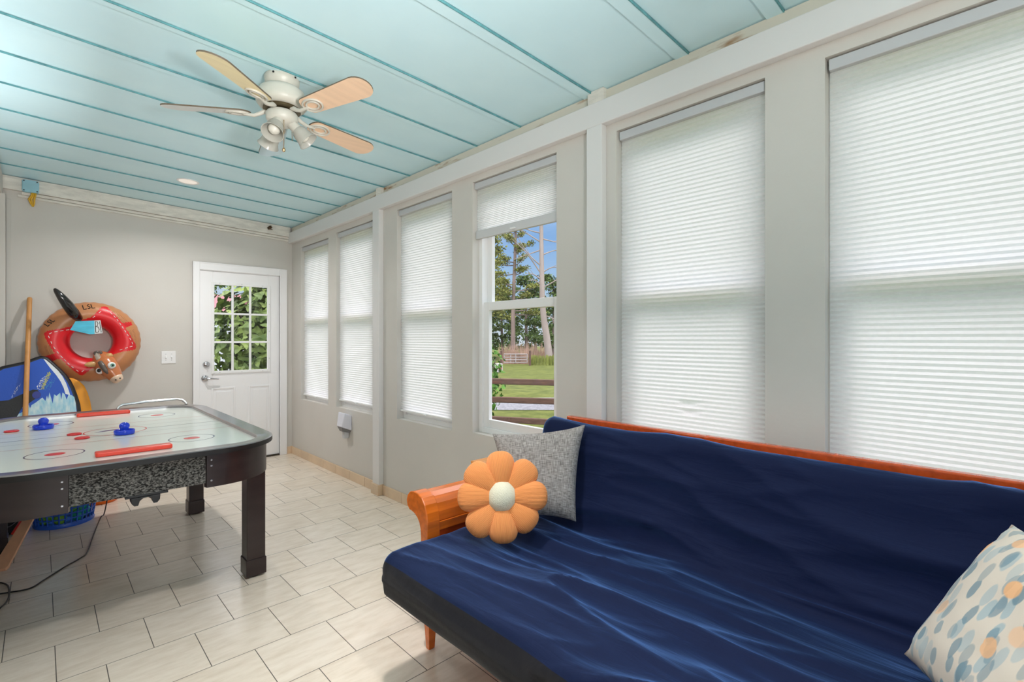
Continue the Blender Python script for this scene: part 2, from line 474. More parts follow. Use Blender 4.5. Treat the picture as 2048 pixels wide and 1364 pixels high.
for (a, b_, c_, dd) in ((fx0, fx0 + 0.03, fz0, fz1), (fx1 - 0.03, fx1, fz0, fz1), (fx0 + 0.03, fx1 - 0.03, fz0, fz0 + 0.03), (fx0 + 0.03, fx1 - 0.03, fz1 - 0.03, fz1)):
    m.box(a, b_, sy0 - 0.014, sy0 + 0.0, c_, dd)
lite = m.build('lite_frame', VINYL, slab, bevel=0.004)
m = MB()
gx0, gx1, gz0, gz1 = fx0 + 0.03, fx1 - 0.03, fz0 + 0.03, fz1 - 0.03
for i in (1, 2):
    xx = gx0 + (gx1 - gx0) * i / 3; m.box(xx - 0.010, xx + 0.010, sy0 - 0.008, sy0 + 0.012, gz0, gz1)
    zz = gz0 + (gz1 - gz0) * i / 3
    for k in range(3):
        a = gx0 + (gx1 - gx0) * k / 3 + (0.010 if k else 0); b_ = gx0 + (gx1 - gx0) * (k + 1) / 3 - (0.010 if k < 2 else 0)
        m.box(a, b_, sy0 - 0.008, sy0 + 0.012, zz - 0.010, zz + 0.010)
m.build('muntins', VINYL, slab, bevel=0.002)
m = MB(); m.box(gx0, gx1, sy0 + 0.018, sy0 + 0.022, gz0, gz1); m.build('pane', GLASS, slab)
for i in range(3):
    for (xx, zz) in ((fx0 + 0.08 + i * 0.21, fz0 + 0.012), (fx0 + 0.08 + i * 0.21, fz1 - 0.012), (fx1 - 0.012, fz0 + 0.15 + i * 0.3)):
        m = MB(); m.lathe([(0.0045, 0), (0.0045, 0.002), (0, 0.003)], 8, (xx, sy0 - 0.014, zz), (0, -1, 0)); m.build('frame_screw', GREYM, slab)
m = MB(); m.lathe([(0, 0.024), (0.018, 0.024), (0.026, 0.018), (0.032, 0.006), (0.033, 0)], 24, (1.242, sy0, 1.050), (0, -1, 0))
m.box(1.239, 1.245, sy0 - 0.040, sy0 - 0.022, 1.032, 1.068); m.build('deadbolt', CHROME, slab, smooth=40)
m = MB(); m.lathe([(0, 0.016), (0.026, 0.014), (0.033, 0.006), (0.034, 0)], 24, (1.230, sy0, 0.906), (0, -1, 0))
m.tube([(1.230, sy0, 0.906), (1.230, sy0 - 0.045, 0.906), (1.240, sy0 - 0.054, 0.906), (1.28, sy0 - 0.055, 0.905), (1.345, sy0 - 0.050, 0.899)], [0.011, 0.011, 0.011, 0.009, 0.007], 12)
m.build('door_handle', CHROME, slab, smooth=50)
for zz in (1.745, 0.990, 0.234):
    m = MB(); m.tube([(1.969, YB - 0.012, zz - 0.05), (1.969, YB - 0.012, zz + 0.05)], 0.006, 10); m.box(1.962, 1.972, YB - 0.010, YB + 0.004, zz - 0.05, zz + 0.05)
    m.build('hinge', M('dull_steel', (120, 120, 122), 0.4, metal=0.9) if zz > 1.7 else bpy.data.materials['dull_steel'], d)

# unseen rear opening: tall sliding glass door added to let in sky light
d2 = empty('added_rear_door', (0.95, YR, 0), kind='structure')
m = MB()
for (a, b_) in ((RX0, 0.96), (0.94, RX1)):
    yy = YR - 0.05 if a == RX0 else YR - 0.09
    m.box(a, a + 0.05, yy, yy + 0.035, 0, RZ); m.box(b_ - 0.05, b_, yy, yy + 0.035, 0, RZ); m.box(a + 0.05, b_ - 0.05, yy, yy + 0.035, 0, 0.06); m.box(a + 0.05, b_ - 0.05, yy, yy + 0.035, RZ - 0.06, RZ)
m.build('door_frame', VINYL, d2)
for (a, b_, yy) in ((RX0 + 0.05, 0.91, YR - 0.034), (0.99, RX1 - 0.05, YR - 0.074)):
    m = MB(); m.box(a, b_, yy, yy + 0.004, 0.06, RZ - 0.06); m.build('pane', GLASS, d2)

# ------------------------------------------------------------------ small things on walls and ceiling
s_w = empty('light_switch', (0.9165, YB, 1.133), 'white double switch plate on the wall left of the door', 'light switch')
m = MB(); m.box(0.857, 0.976, YB - 0.006, YB, 1.071, 1.195); m.build('switch_plate', WHITEP, s_w, bevel=0.004)
for xx in (0.893, 0.940):
    m = MB(); m.obox((xx, YB - 0.011, 1.137), (0.005, 0, 0), (0, 0.006, -0.003), (0, 0.003, 0.011)); m.build('toggle', WHITEP, s_w, bevel=0.001)
    for zz in (1.105, 1.165):
        m = MB(); m.lathe([(0.0035, 0), (0.0035, 0.0015), (0, 0.002)], 8, (xx, YB - 0.006, zz), (0, -1, 0)); m.build('plate_screw', GREYM, s_w)

jb = empty('junction_box', (-0.06, YB - 0.035, 2.603), 'teal painted square electrical box under the ceiling in the far left corner', 'electrical box')
TEALP = M('blue_box_paint', (150, 196, 210), 0.5, var=(12, 0.08))
m = MB(); m.prism(rrect(-0.112, -0.008, 2.549, 2.652, 0.018), 0.0315, ((0, YB - 0.0345, 0), (1, 0, 0), (0, 0, 1), (0, -1, 0))); m.build('box_body', TEALP, jb, bevel=0.002)
m = MB(); m.prism(rrect(-0.108, -0.012, 2.553, 2.648, 0.016), 0.005, ((0, YB - 0.0665, 0), (1, 0, 0), (0, 0, 1), (0, -1, 0)))
cov = m.build('cover_plate', TEALP, jb, bevel=0.001)
for xx in (-0.100, -0.020):
    for zz in (2.561, 2.640):
        m = MB(); m.lathe([(0.005, 0), (0.005, 0.002), (0, 0.003)], 8, (xx, YB - 0.0715, zz), (0, -1, 0)); m.build('cover_screw', BLACKP, cov)
m = MB()
for (o1, o2) in ((0, 0), (0.012, 0.010), (-0.010, 0.006)):
    m.tube([(-0.040 + o1, YB - 0.05, 2.556), (-0.044 + o1, YB - 0.055 - o2, 2.525), (-0.056 + o1 * 1.5, YB - 0.048, 2.495), (-0.050 + o1, YB - 0.045, 2.462), (-0.046 + o1 * 0.3, YB - 0.046, 2.435)], [0.006, 0.007, 0.007, 0.006, 0.003], 8)
yw = m.build('cable_end', M('yellow_cable', (214, 168, 44), 0.5), jb, smooth=60); tag(yw, 'yellow cable end hanging below the box')
m = MB()
for i in range(26):
    a = Vector((random.uniform(-1, 1), random.uniform(-0.4, 0.4), random.uniform(-0.8, 0.6)))
    c0 = Vector((1.842, YB - 0.055, 2.551)) + a * 0.022
    m.obox(c0, Vector((random.uniform(-1, 1), random.uniform(-1, 1), random.uniform(-1, 1))).normalized() * 0.012, Vector((0, 0.003, 0.002)), Vector((0.002, 0, 0.003)))
tag(m.build('debris_clump', M('brown_debris', (96, 74, 52), 0.95)), 'small brown debris clump stuck under the ceiling above the door', 'debris')

rl = empty('recessed_light', (0.895, 4.872, ceil_z(0.895)), 'round white recessed light in the teal ceiling beyond the fan', 'ceiling light')
nrm = Vector((-0.036, 0, -1)).normalized()
m = MB(); m.lathe([(0.078, -0.004), (0.082, 0.003), (0.074, 0.007), (0.066, 0.004)], 40, rl.location, nrm); m.build('trim_ring', WHITEP, rl, smooth=50)
m = MB(); m.lathe([(0.067, 0.003), (0, 0.005)], 40, rl.location, nrm); m.build('diffuser', M('warm_diffuser', (244, 234, 224), 0.5, emit=0.35), rl, smooth=60)

sd = empty('wall_dispenser', (XR, 4.43, 0.50), 'small white and grey dispenser mounted under the second window from the door', 'dispenser')
m = MB()
m.add([(XR, 4.36, 0.60), (XR, 4.50, 0.60), (2.030, 4.36, 0.63), (2.030, 4.50, 0.63), (XR, 4.36, 0.46), (XR, 4.50, 0.46), (2.006, 4.375, 0.50), (2.006, 4.485, 0.50)],
      [(0, 1, 3, 2), (4, 6, 7, 5), (0, 2, 6, 4), (1, 5, 7, 3), (2, 3, 7, 6), (0, 4, 5, 1)])
m.build('cover', M('lilac_white_plastic', (226, 226, 236), 0.3), sd, bevel=0.008, seg=3)
m = MB()
m.add([(2.010, 4.378, 0.498), (2.010, 4.482, 0.498), (XR - 0.002, 4.37, 0.458), (XR - 0.002, 4.49, 0.458), (2.024, 4.40, 0.455), (2.024, 4.46, 0.455), (XR - 0.002, 4.40, 0.435), (XR - 0.002, 4.46, 0.435)],
      [(0, 1, 3, 2), (4, 6, 7, 5), (0, 4, 5, 1), (2, 3, 7, 6), (0, 2, 6, 4), (1, 5, 7, 3)])
m.build('lever', M('mid_grey_plastic', (120, 120, 122), 0.4), sd, bevel=0.004)
m = MB(); m.prism(rrect(4.405, 4.455, 0.385, 0.455, 0.012), 0.045, ((XR - 0.008, 0, 0), (0, 1, 0), (0, 0, 1), (-1, 0, 0))); m.build('drip_cup', GREYM, sd, bevel=0.003)

# ------------------------------------------------------------------ ceiling fan
FX, FY = 0.885, 2.615
fz = ceil_z(FX)
fan = empty('ceiling_fan', (FX, FY, fz), 'white five-blade ceiling fan with three small lamp shades', 'ceiling fan')
FANW = M('aged_white_enamel', (204, 201, 191), 0.4, var=(8, 0.06))
m = MB(); m.lathe([(0, -0.004), (0.078, -0.004), (0.083, 0.004), (0.080, 0.03), (0.060, 0.058), (0.055, 0.062)], 40, (FX, FY, fz), (0.036, 0, -1))
m.build('canopy', FANW, fan, smooth=40)
for a in (0.4, 1.5, 3.9, 5.2):
    m = MB(); m.lathe([(0.005, 0), (0.005, 0.003), (0, 0.004)], 8, (FX + 0.082 * math.cos(a), FY + 0.082 * math.sin(a), fz - 0.012), (math.cos(a), math.sin(a), 0)); m.build('canopy_screw', BLACKP, fan)
m = MB()
m.lathe([(0.052, 2.580), (0.088, 2.578), (0.104, 2.566), (0.108, 2.555), (0.110, 2.538), (0.118, 2.536), (0.120, 2.520), (0.120, 2.502), (0.108, 2.486), (0.090, 2.480), (0.055, 2.478)], 48, (FX, FY, 0))
m.build('motor_housing', FANW, fan, smooth=40)
m = MB(); m.lathe([(0.086, 2.480), (0.088, 2.468), (0.070, 2.464), (0.045, 2.463)], 32, (FX, FY, 0)); m.build('rotor_ring', M('dark_bronze', (96, 84, 62), 0.4, metal=0.7), fan, smooth=40)
m = MB(); m.lathe([(0.040, 2.464), (0.068, 2.458), (0.076, 2.446), (0.074, 2.420), (0.060, 2.402), (0.036, 2.392), (0, 2.390)], 40, (FX, FY, 0)); m.build('light_fitter', FANW, fan, smooth=40)
CREAM = M('cream_blade_veneer', (252, 236, 192), 0.45, var=(3, 0.04), stretch=(1, 12, 1))
PEACH = M('peach_blade_veneer', (236, 202, 172), 0.45, var=(3, 0.04), stretch=(1, 12, 1))
WHITEB = M('white_blade_veneer', (226, 228, 228), 0.45)
BLUEB = M('blue_reflection_blade', (196, 218, 228), 0.45)  # bluish reflection put into this blade's base colour
EDGE = M('blade_edge', (104, 92, 76), 0.6)
def blade(ang, tip, tz, mat, pitch):
    root = Vector((FX + 0.155 * math.cos(ang), FY + 0.155 * math.sin(ang), 2.452))
    end = Vector((FX + tip * math.cos(ang), FY + tip * math.sin(ang), tz))
    u = (end - root); Lb = u.length; u.normalize()
    v = Vector((0, 0, 1)).cross(u).normalized()
    v = (Matrix.Rotation(pitch, 3, u) @ v).normalized(); n_ = u.cross(v).normalized()
    ol = []
    wr, wt_ = 0.052, 0.066
    for i in range(9):
        a = -PI / 2 - PI * i / 8
        ol.append((0.035 + 0.035 * math.cos(a) * 1.0, wr * -math.sin(a) * -1.0 if False else wr * math.sin(a)))
    for i in range(13):
        a = PI / 2 - PI * i / 12
        ol.append((Lb - wt_ + wt_ * math.cos(a), wt_ * math.sin(a)))
    ol = ol[::-1]
    m = MB(); m.prism(ol, 0.007, (root, u, v, n_))
    idx = [1 if i >= 2 else 0 for i in range(len(m.f))]
    m.m = idx
    b = m.build('blade', [mat, EDGE], fan)
    # the cast iron that carries it, under the blade
    m = MB()
    def loc(a, c, h=-0.004): return root + u * a + v * c + n_ * h
    for (rx, ry) in ((0.062, 0.040), (0.040, 0.025)):
        pts = [loc(0.062 + rx * 0.85 * math.cos(2 * PI * i / 24), ry * math.sin(2 * PI * i / 24)) for i in range(24)]
        m.tube(pts, 0.0055, 6, closed=True)
    m.tube([(FX + 0.070 * math.cos(ang), FY + 0.070 * math.sin(ang), 2.470), (FX + 0.105 * math.cos(ang), FY + 0.105 * math.sin(ang), 2.452), loc(-0.02, 0, -0.010), loc(0.03, 0, -0.006)], [0.013, 0.010, 0.009, 0.007], 8)
    m.build('blade_iron', FANW, b, smooth=60)
blade(math.radians(222), 0.570, 2.438, CREAM, math.radians(-13))
blade(math.radians(290), 0.575, 2.473, PEACH, math.radians(-13))
blade(math.radians(13), 0.570, 2.443, PEACH, math.radians(-13))
blade(math.radians(142), 0.570, 2.463, WHITEB, math.radians(-13))
blade(math.radians(78), 0.570, 2.417, BLUEB, math.radians(-13))
def frost():
    m, nt, N, L, b = newmat('frosted_lamp_glass')
    b.inputs['Base Color'].default_value = lin((200, 198, 190)); b.inputs['Roughness'].default_value = 0.25
    b.inputs['Alpha'].default_value = 0.72
    return m
FROST = frost()
for (tx, ty, tz) in ((-0.050, -0.055, -0.10), (0.080, -0.048, -0.10), (-0.020, 0.115, -0.115)):
    o = Vector((FX + tx * 0.45, FY + ty * 0.45, 2.412)); ax = Vector((tx, ty, tz)).normalized()
    m = MB(); m.lathe([(0.024, 0), (0.026, 0.01), (0.027, 0.052), (0.022, 0.058)], 24, o, ax); sk = m.build('lamp_socket', FANW, fan, smooth=40)
    m = MB(); m.lathe([(0.027, 0.045), (0.036, 0.055), (0.040, 0.075), (0.043, 0.098), (0.048, 0.112), (0.053, 0.122), (0.050, 0.122), (0.040, 0.098), (0.037, 0.075), (0.033, 0.058)], 28, o, ax); m.build('lamp_shade', FROST, sk, smooth=60)
    m = MB(); m.lathe([(0.012, 0.05), (0.026, 0.075), (0.028, 0.092), (0.018, 0.108), (0, 0.112)], 20, o, ax); m.build('bulb', M('bulb_glass', (222, 220, 210), 0.3) if 'bulb_glass' not in bpy.data.materials else bpy.data.materials['bulb_glass'], sk, smooth=60)
m = MB(); m.tube([(FX - 0.012, FY - 0.062, 2.40), (FX - 0.014, FY - 0.066, 2.26)], 0.0014, 6); m.lathe([(0, 0), (0.006, 0.004), (0.008, 0.012), (0.004, 0.022), (0, 0.024)], 12, (FX - 0.014, FY - 0.066, 2.238)); m.build('pull_chain', M('brass_chain', (170, 140, 100), 0.35, metal=0.6), fan)
m = MB(); m.tube([(FX + 0.045, FY - 0.01, 2.40), (FX + 0.046, FY - 0.01, 2.325)], 0.0014, 6); m.build('pull_chain', bpy.data.materials['brass_chain'], fan)

# ------------------------------------------------------------------ air hockey table
TX, TY, HW, HL = 0.325, 3.758, 0.627, 1.043
tb = empty('air_hockey_table', (TX, TY, 0), 'dark air hockey table with white rink top and black carpeted end panel', 'game table')
DARKW = M('dark_espresso_laminate', (44, 34, 34), 0.28, var=(5, 0.15), stretch=(1, 1, 6))
RAILM = M('dark_plum_rail_laminate', (62, 54, 62), 0.30, spec=1.0, coat=1.0); RAILM.node_tree.nodes['Principled BSDF'].inputs['IOR'].default_value = 1.9; RAILM.node_tree.nodes['Principled BSDF'].inputs['Coat IOR'].default_value = 1.8; RAILM.node_tree.nodes['Principled BSDF'].inputs['Coat Roughness'].default_value = 0.22
BLK = M('black_band', (16, 15, 15), 0.4)
RINK = M('glossy_rink_white', (226, 232, 226), 0.16)

def oval(hw, hl, r, n=10):
    return [(TX + a, TY + b) for a, b in rrect(-hw, hw, -hl, hl, r, n)]
m = MB()
oo = oval(HW, HL, 0.30); ii = oval(HW - 0.088, HL - 0.088, 0.17); k = len(oo)
vs = []
prof = [(oo, 0.757, 0.0), (oo, 0.781, 0.0), (oo, 0.785, 0.003), (ii, 0.785, -0.004), (ii, 0.782, 0.0), (ii, 0.757, 0.0)]
for (o_, z, ins) in prof:
    for (a, b) in o_:
        dx, dy = a - TX, b - TY; q = 1 - ins / HW
        vs.append((TX + dx * q, TY + dy * q, z))
fs = []
np_ = len(prof)
for i in range(np_):
    i2 = (i + 1) % np_
    for j in range(k):
        j2 = (j + 1) % k
        fs.append((i * k + j, i * k + j2, i2 * k + j2, i2 * k + j))
m.add(vs, fs, 0)
for i in range(2 * k): m.m[i] = 1 if i < k else 0
m.build('rail', [RAILM, BLK], tb, smooth=35)
m = MB()
pf = oval(HW - 0.086, HL - 0.086, 0.17)
m.prism(pf, 0.020, ((0, 0, 0.748), (1, 0, 0), (0, 1, 0), (0, 0, 1)))
RED = M('rink_red', (214, 60, 62), 0.2); BLUE = M('rink_blue', (52, 74, 150), 0.2); LBLUE = M('rink_navy_line', (70, 84, 120), 0.2); PINKL = M('rink_faint_red', (206, 150, 140), 0.2); GRYL = M('rink_faint_grey', (150, 156, 160), 0.2)
FR = ((0, 0, 0.7684), (1, 0, 0), (0, 1, 0))
def ringf(cx, cy, r0, r1, mi, n=48):
    for i in range(n):
        a, b = 2 * PI * i / n, 2 * PI * (i + 1) / n
        m.flat([(cx + r0 * math.cos(a), cy + r0 * math.sin(a)), (cx + r1 * math.cos(a), cy + r1 * math.sin(a)), (cx + r1 * math.cos(b), cy + r1 * math.sin(b)), (cx + r0 * math.cos(b), cy + r0 * math.sin(b))], FR, mi)
for sx in (-0.275, 0.28):
    for yy in (3.198, 4.325):
        m.flat(ellipse(TX + sx, yy, 0.038, 0.038, 28), FR, 1); ringf(TX + sx, yy, 0.103, 0.109, 3)
ringf(TX, TY, 0.143, 0.149, 1)
m.flat([(TX - 0.10, TY + 0.00), (TX - 0.03, TY + 0.022), (TX + 0.05, TY + 0.05), (TX + 0.03, TY + 0.075), (TX - 0.04, TY + 0.055)], FR, 2)
m.flat([(TX - 0.03, TY - 0.06), (TX + 0.08, TY - 0.02), (TX + 0.06, TY - 0.01), (TX - 0.02, TY - 0.045)], FR, 1)
for (yy, mi) in ((3.45, 4), (4.06, 4), (3.745, 3)):
    for (a, b) in (((TX - 0.535), TX - 0.15), (TX + 0.15, TX + 0.535)) if yy == 3.745 else ((TX - 0.535, TX + 0.535),):
        m.flat([(a, yy - 0.003), (b, yy - 0.003), (b, yy + 0.003), (a, yy + 0.003)], FR, mi)
for (yy) in (3.61, 3.90):
    m.flat([(TX - 0.535, yy - 0.002), (TX + 0.535, yy - 0.002), (TX + 0.535, yy + 0.002), (TX - 0.535, yy + 0.002)], FR, 5)
for i in range(16):
    a = TX - 0.33 + i * 0.016; q = random.uniform(0.003, 0.007)
    m.flat([(a, 2.862 - q), (a + 0.009, 2.862 - q), (a + 0.012, 2.862 + q), (a + 0.002, 2.862 + q)], FR, 5)
m.build('playfield', [RINK, RED, BLUE, LBLUE, PINKL, GRYL], tb)
REDP = M('red_plastic', (226, 66, 46), 0.3)
for y0, y1 in ((2.962, 3.020), (4.572, 4.640)):
    m = MB(); m.prism(rrect(0.182, 0.480, y0, y1, 0.012), 0.022, ((0, 0, 0.7686), (1, 0, 0), (0, 1, 0), (0, 0, 1))); m.build('goal_bar', REDP, tb, bevel=0.006, seg=3)
m = MB()
ba = oval(HW - 0.055, HL - 0.055, 0.26); bi = oval(HW - 0.10, HL - 0.10, 0.2); kk = len(ba)
m.prism(ba, 0.020, ((0, 0, 0.738), (1, 0, 0), (0, 1, 0), (0, 0, 1))); m.build('under_rail_band', BLK, tb)
# apron: corner panels curve round, flat carpeted goal panels at the ends, long side panels
def carpet_mat():
    m, nt, N, L, b = newmat('grey_black_carpet')
    tc = N.new('ShaderNodeTexCoord'); mp = N.new('ShaderNodeMapping'); mp.inputs['Scale'].default_value = (1, 1, 1.6); mp.inputs['Rotation'].default_value = (0, 0.5, 0)
    L.new(tc.outputs['Object'], mp.inputs['Vector'])
    nz = N.new('ShaderNodeTexNoise'); nz.inputs['Scale'].default_value = 130; nz.inputs['Detail'].default_value = 3; L.new(mp.outputs['Vector'], nz.inputs['Vector'])
    rp = N.new('ShaderNodeValToRGB'); rp.color_ramp.elements[0].position = 0.40; rp.color_ramp.elements[1].position = 0.68
    rp.color_ramp.elements[0].color = lin((16, 15, 14)); rp.color_ramp.elements[1].color = lin((128, 126, 122))
    L.new(nz.outputs['Fac'], rp.inputs['Fac']); L.new(rp.outputs['Color'], b.inputs['Base Color']); b.inputs['Roughness'].default_value = 0.95
    bp = N.new('ShaderNodeBump'); bp.inputs['Strength'].default_value = 0.8; L.new(nz.outputs['Fac'], bp.inputs['Height']); L.new(bp.outputs['Normal'], b.inputs['Normal'])
    return m
CARP = carpet_mat()
for sg in (-1, 1):
    yo = TY + sg * (HL - 0.043)
    m = MB(); m.box(0.085, 0.580, min(yo, yo - sg * 0.02), max(yo, yo - sg * 0.02), 0.616, 0.7565); m.build('carpet_panel', CARP, tb)
ap = oval(HW - 0.030, HL - 0.030, 0.27, 12)
def strip(pts, name, z0, z1, th=0.016):
    m = MB(); n = len(pts); vs = []
    for i, (a, b) in enumerate(pts):
        q = 1 - th / 0.6
        for (s_, z) in ((1, z0), (1, z1), (q, z1), (q, z0)): vs.append((TX + (a - TX) * s_, TY + (b - TY) * s_, z))
    fs = []
    for i in range(n - 1):
        for j in range(4):
            j2 = (j + 1) % 4; fs.append((i * 4 + j, i * 4 + j2, (i + 1) * 4 + j2, (i + 1) * 4 + j))
    fs += [(3, 2, 1, 0), tuple((n - 1) * 4 + j for j in range(4))]
    m.add(vs, fs); return m.build(name, DARKW, tb, smooth=40)
# outline order: +x+y corner, -x+y, -x-y, +x-y
q = len(ap) // 4
cor = [ap[i * q:(i + 1) * q] for i in range(4)]
ylo, yhi = TY - HL + 0.030, TY + HL - 0.030
strip([(cor[0][0][0], TY + 0.62)] + cor[0] + [(0.582, yhi)], 'corner_panel', 0.596, 0.7565)
strip([(0.083, yhi)] + cor[1] + [(cor[1][-1][0], TY + 0.62)], 'corner_panel', 0.596, 0.7565)
strip([(cor[2][0][0], TY - 0.62)] + cor[2] + [(0.083, ylo)], 'corner_panel', 0.596, 0.7565)
strip([(0.582, ylo)] + cor[3] + [(cor[3][-1][0], TY - 0.62)], 'corner_panel', 0.596, 0.7565)
for sg in (-1, 1):
    xx = TX + sg * (HW - 0.040)
    m = MB(); m.box(min(xx, xx - sg * 0.016), max(xx, xx - sg * 0.016), TY - 0.618, TY + 0.618, 0.600, 0.7565); m.build('side_panel', DARKW, tb)
for (xx, yy) in ((0.601, ylo), (0.064, ylo)):
    for zz in (0.628, 0.700, 0.728):
        m = MB(); m.lathe([(0.005, 0), (0.005, 0.002), (0.003, 0.004), (0, 0.004)], 10, (xx, yy, zz), (0, -1, 0)); m.build('panel_screw', CHROME, tb)
m = MB(); m.prism(oval(HW - 0.1, HL - 0.1, 0.2), 0.03, ((0, 0, 0.605), (1, 0, 0), (0, 1, 0), (0, 0, 1))); m.build('bottom_board', BLK, tb)
# puck return under the near carpet panel
m = MB()
px0, px1 = 0.290, 0.398
m.box(px0 - 0.02, px1 + 0.03, 2.752, 2.785, 0.606, 0.616)
m.prism([(px0, 0.606), (px0 + 0.002, 0.583), (px0 + 0.012, 0.570), (px0 + 0.026, 0.570), (px0 + 0.032, 0.590), (px0 + 0.045, 0.601), (px1 - 0.045, 0.601), (px1 - 0.032, 0.590), (px1 - 0.026, 0.570), (px1 - 0.012, 0.570), (px1 - 0.002, 0.583), (px1, 0.606)], 0.06, ((0, 2.748, 0), (1, 0, 0), (0, 0, 1), (0, 1, 0)))
m.build('puck_return', BLACKP, tb, bevel=0.002)
for (x0, y0) in ((0.814, 2.952), (0.797, 4.312), (-0.235, 2.952), (-0.245, 4.312)):
    m = MB(); m.box(x0 + 0.003, x0 + 0.097, y0 + 0.003, y0 + 0.103, 0.10, 0.606); lg = m.build('leg', DARKW, tb, bevel=0.003)
    m = MB(); m.box(x0 - 0.002, x0 + 0.102, y0 - 0.002, y0 + 0.108, 0.010, 0.102); m.build('leg_cap', DARKW, lg, bevel=0.004)
    m = MB(); m.lathe([(0.035, 0.0), (0.036, 0.006), (0.03, 0.010)], 20, (x0 + 0.05, y0 + 0.053, 0)); m.build('leveler_foot', BLACKP, lg)
m = MB(); yb_ = TY + HL - 0.045
m.tube([(0.42, yb_, 0.786), (0.43, yb_ + 0.004, 0.803), (0.455, yb_ + 0.008, 0.815), (0.60, yb_ + 0.012, 0.826), (0.80, yb_ + 0.012, 0.828), (0.835, yb_ - 0.006, 0.818), (0.850, yb_ - 0.03, 0.800), (0.856, yb_ - 0.045, 0.786)], 0.010, 12)
m.build('end_handle', M('polished_aluminium', (225, 225, 226), 0.18, metal=1.0), tb, smooth=60)

BLUEP = M('glossy_blue_plastic', (28, 62, 200), 0.22)
def mallet(x, y, label):
    e = empty('mallet', (x, y, 0.7690), label, 'air hockey mallet', 'blue mallets on the hockey table')
    m = MB(); m.lathe([(0, 0.003), (0.044, 0.0), (0.048, 0.004), (0.049, 0.022), (0.046, 0.026), (0.042, 0.024), (0.040, 0.014), (0.024, 0.013)], 40, e.location); m.build('base', BLUEP, e, smooth=50)
    m = MB(); m.lathe([(0.026, 0.012), (0.022, 0.020), (0.020, 0.030), (0.024, 0.040), (0.025, 0.050), (0.021, 0.060), (0.011, 0.067), (0, 0.069)], 32, e.location); m.build('knob', BLUEP, e, smooth=60)
mallet(0.013, 4.135, 'blue air hockey mallet near the far left corner of the rink')
mallet(0.349, 3.590, 'blue air hockey mallet on the red and blue center circle')
PUCK = M('red_puck_plastic', (206, 40, 44), 0.3)
for (x, y, lb) in ((-0.123, 4.137, 'red puck by itself at the left edge of the rink'), (0.140, 3.760, 'red puck touching the left side of the red center circle'), (0.166, 3.590, 'red puck in front of the puck beside the center circle')):
    m = MB(); m.lathe([(0, 0), (0.031, 0), (0.033, 0.002), (0.033, 0.0055), (0.031, 0.0075), (0.026, 0.0075), (0.025, 0.006), (0, 0.006)], 36, (0, 0, 0))
    o = m.build('puck', PUCK, None, smooth=40); o.location = (x, y, 0.7690); tag(o, lb, 'puck', 'red pucks on the hockey table')

# ------------------------------------------------------------------ cord on the floor
m = MB()
cp = [(0.36, 4.30, 0.60), (0.345, 4.40, 0.30), (0.335, 4.62, 0.06), (0.322, 4.72, 0.004), (0.268, 4.387, 0.004), (0.21, 4.009, 0.004), (0.17, 3.92, 0.004), (0.102, 3.835, 0.004), (0.018, 3.711, 0.004), (-0.04, 3.632, 0.004), (-0.114, 3.647, 0.004), (-0.17, 3.66, 0.009), (-0.22, 3.74, 0.004), (-0.20, 3.82, 0.004), (-0.157, 3.825, 0.004), (-0.128, 3.76, 0.004), (-0.118, 3.66, 0.010), (-0.118, 3.556, 0.004), (-0.143, 3.464, 0.004), (-0.19, 3.40, 0.004)]
def spline(P, n=8):
    P = [Vector(p) for p in P]; o = []
    for i in range(len(P) - 1):
        p0, p1, p2, p3 = P[max(i - 1, 0)], P[i], P[i + 1], P[min(i + 2, len(P) - 1)]
        for k in range(n):
            t_ = k / n
            o.append(0.5 * ((2 * p1) + (p2 - p0) * t_ + (2 * p0 - 5 * p1 + 4 * p2 - p3) * t_ * t_ + (3 * p1 - p0 - 3 * p2 + p3) * t_ ** 3))
    return o + [P[-1]]
m.tube(spline(cp), 0.0038, 8)
tag(m.build('power_cord', BLACKP, None, smooth=60), 'thin black power cord curling over the tiles below the game table', 'cord')

# ------------------------------------------------------------------ toys under and behind the table
bk = empty('laundry_basket', (0.125, 4.80, 0), 'blue mesh plastic basket full of green toys under the game table', 'basket')
BB = M('blue_basket_plastic', (38, 92, 196), 0.35)
m = MB()
cx, cy, hh = 0.125, 4.80, 0.24
def rad(z): return 0.155 + 0.035 * z / hh
m.lathe([(0, 0.004), (0.150, 0.004), (0.165, 0.0), (0.168, 0.012), (0.160, 0.03), (0.156, 0.03), (0.150, 0.012), (0, 0.012)], 40, (cx, cy, 0))
for z in (0.06, 0.095, 0.13, 0.165, 0.20): m.tube([(cx + rad(z) * math.cos(a), cy + rad(z) * math.sin(a), z) for a in [2 * PI * i / 40 for i in range(40)]], 0.005, 6, closed=True)
for i in range(32):
    a = 2 * PI * i / 32
    m.tube([(cx + rad(0.02) * math.cos(a), cy + rad(0.02) * math.sin(a), 0.02), (cx + rad(hh) * math.cos(a), cy + rad(hh) * math.sin(a), hh)], 0.0055, 6)
m.build('basket_body', BB, bk, smooth=60)
m = MB(); m.lathe([(rad(hh) - 0.006, hh - 0.01), (rad(hh) + 0.014, hh - 0.006), (rad(hh) + 0.014, hh + 0.004), (rad(hh) - 0.006, hh + 0.006), (rad(hh) - 0.006, hh - 0.01)], 40, (cx, cy, 0)); m.build('rim', BB, bk, smooth=40)
TOYC = [M('lime_toy_plastic', (140, 206, 70), 0.35), M('teal_toy_plastic', (60, 200, 170), 0.35), M('pink_toy_plastic', (226, 70, 130), 0.35)]
ti = 0
GN = ['lime green', 'teal green', 'pink']
WH = ['near the floor', 'in the middle', 'near the rim']
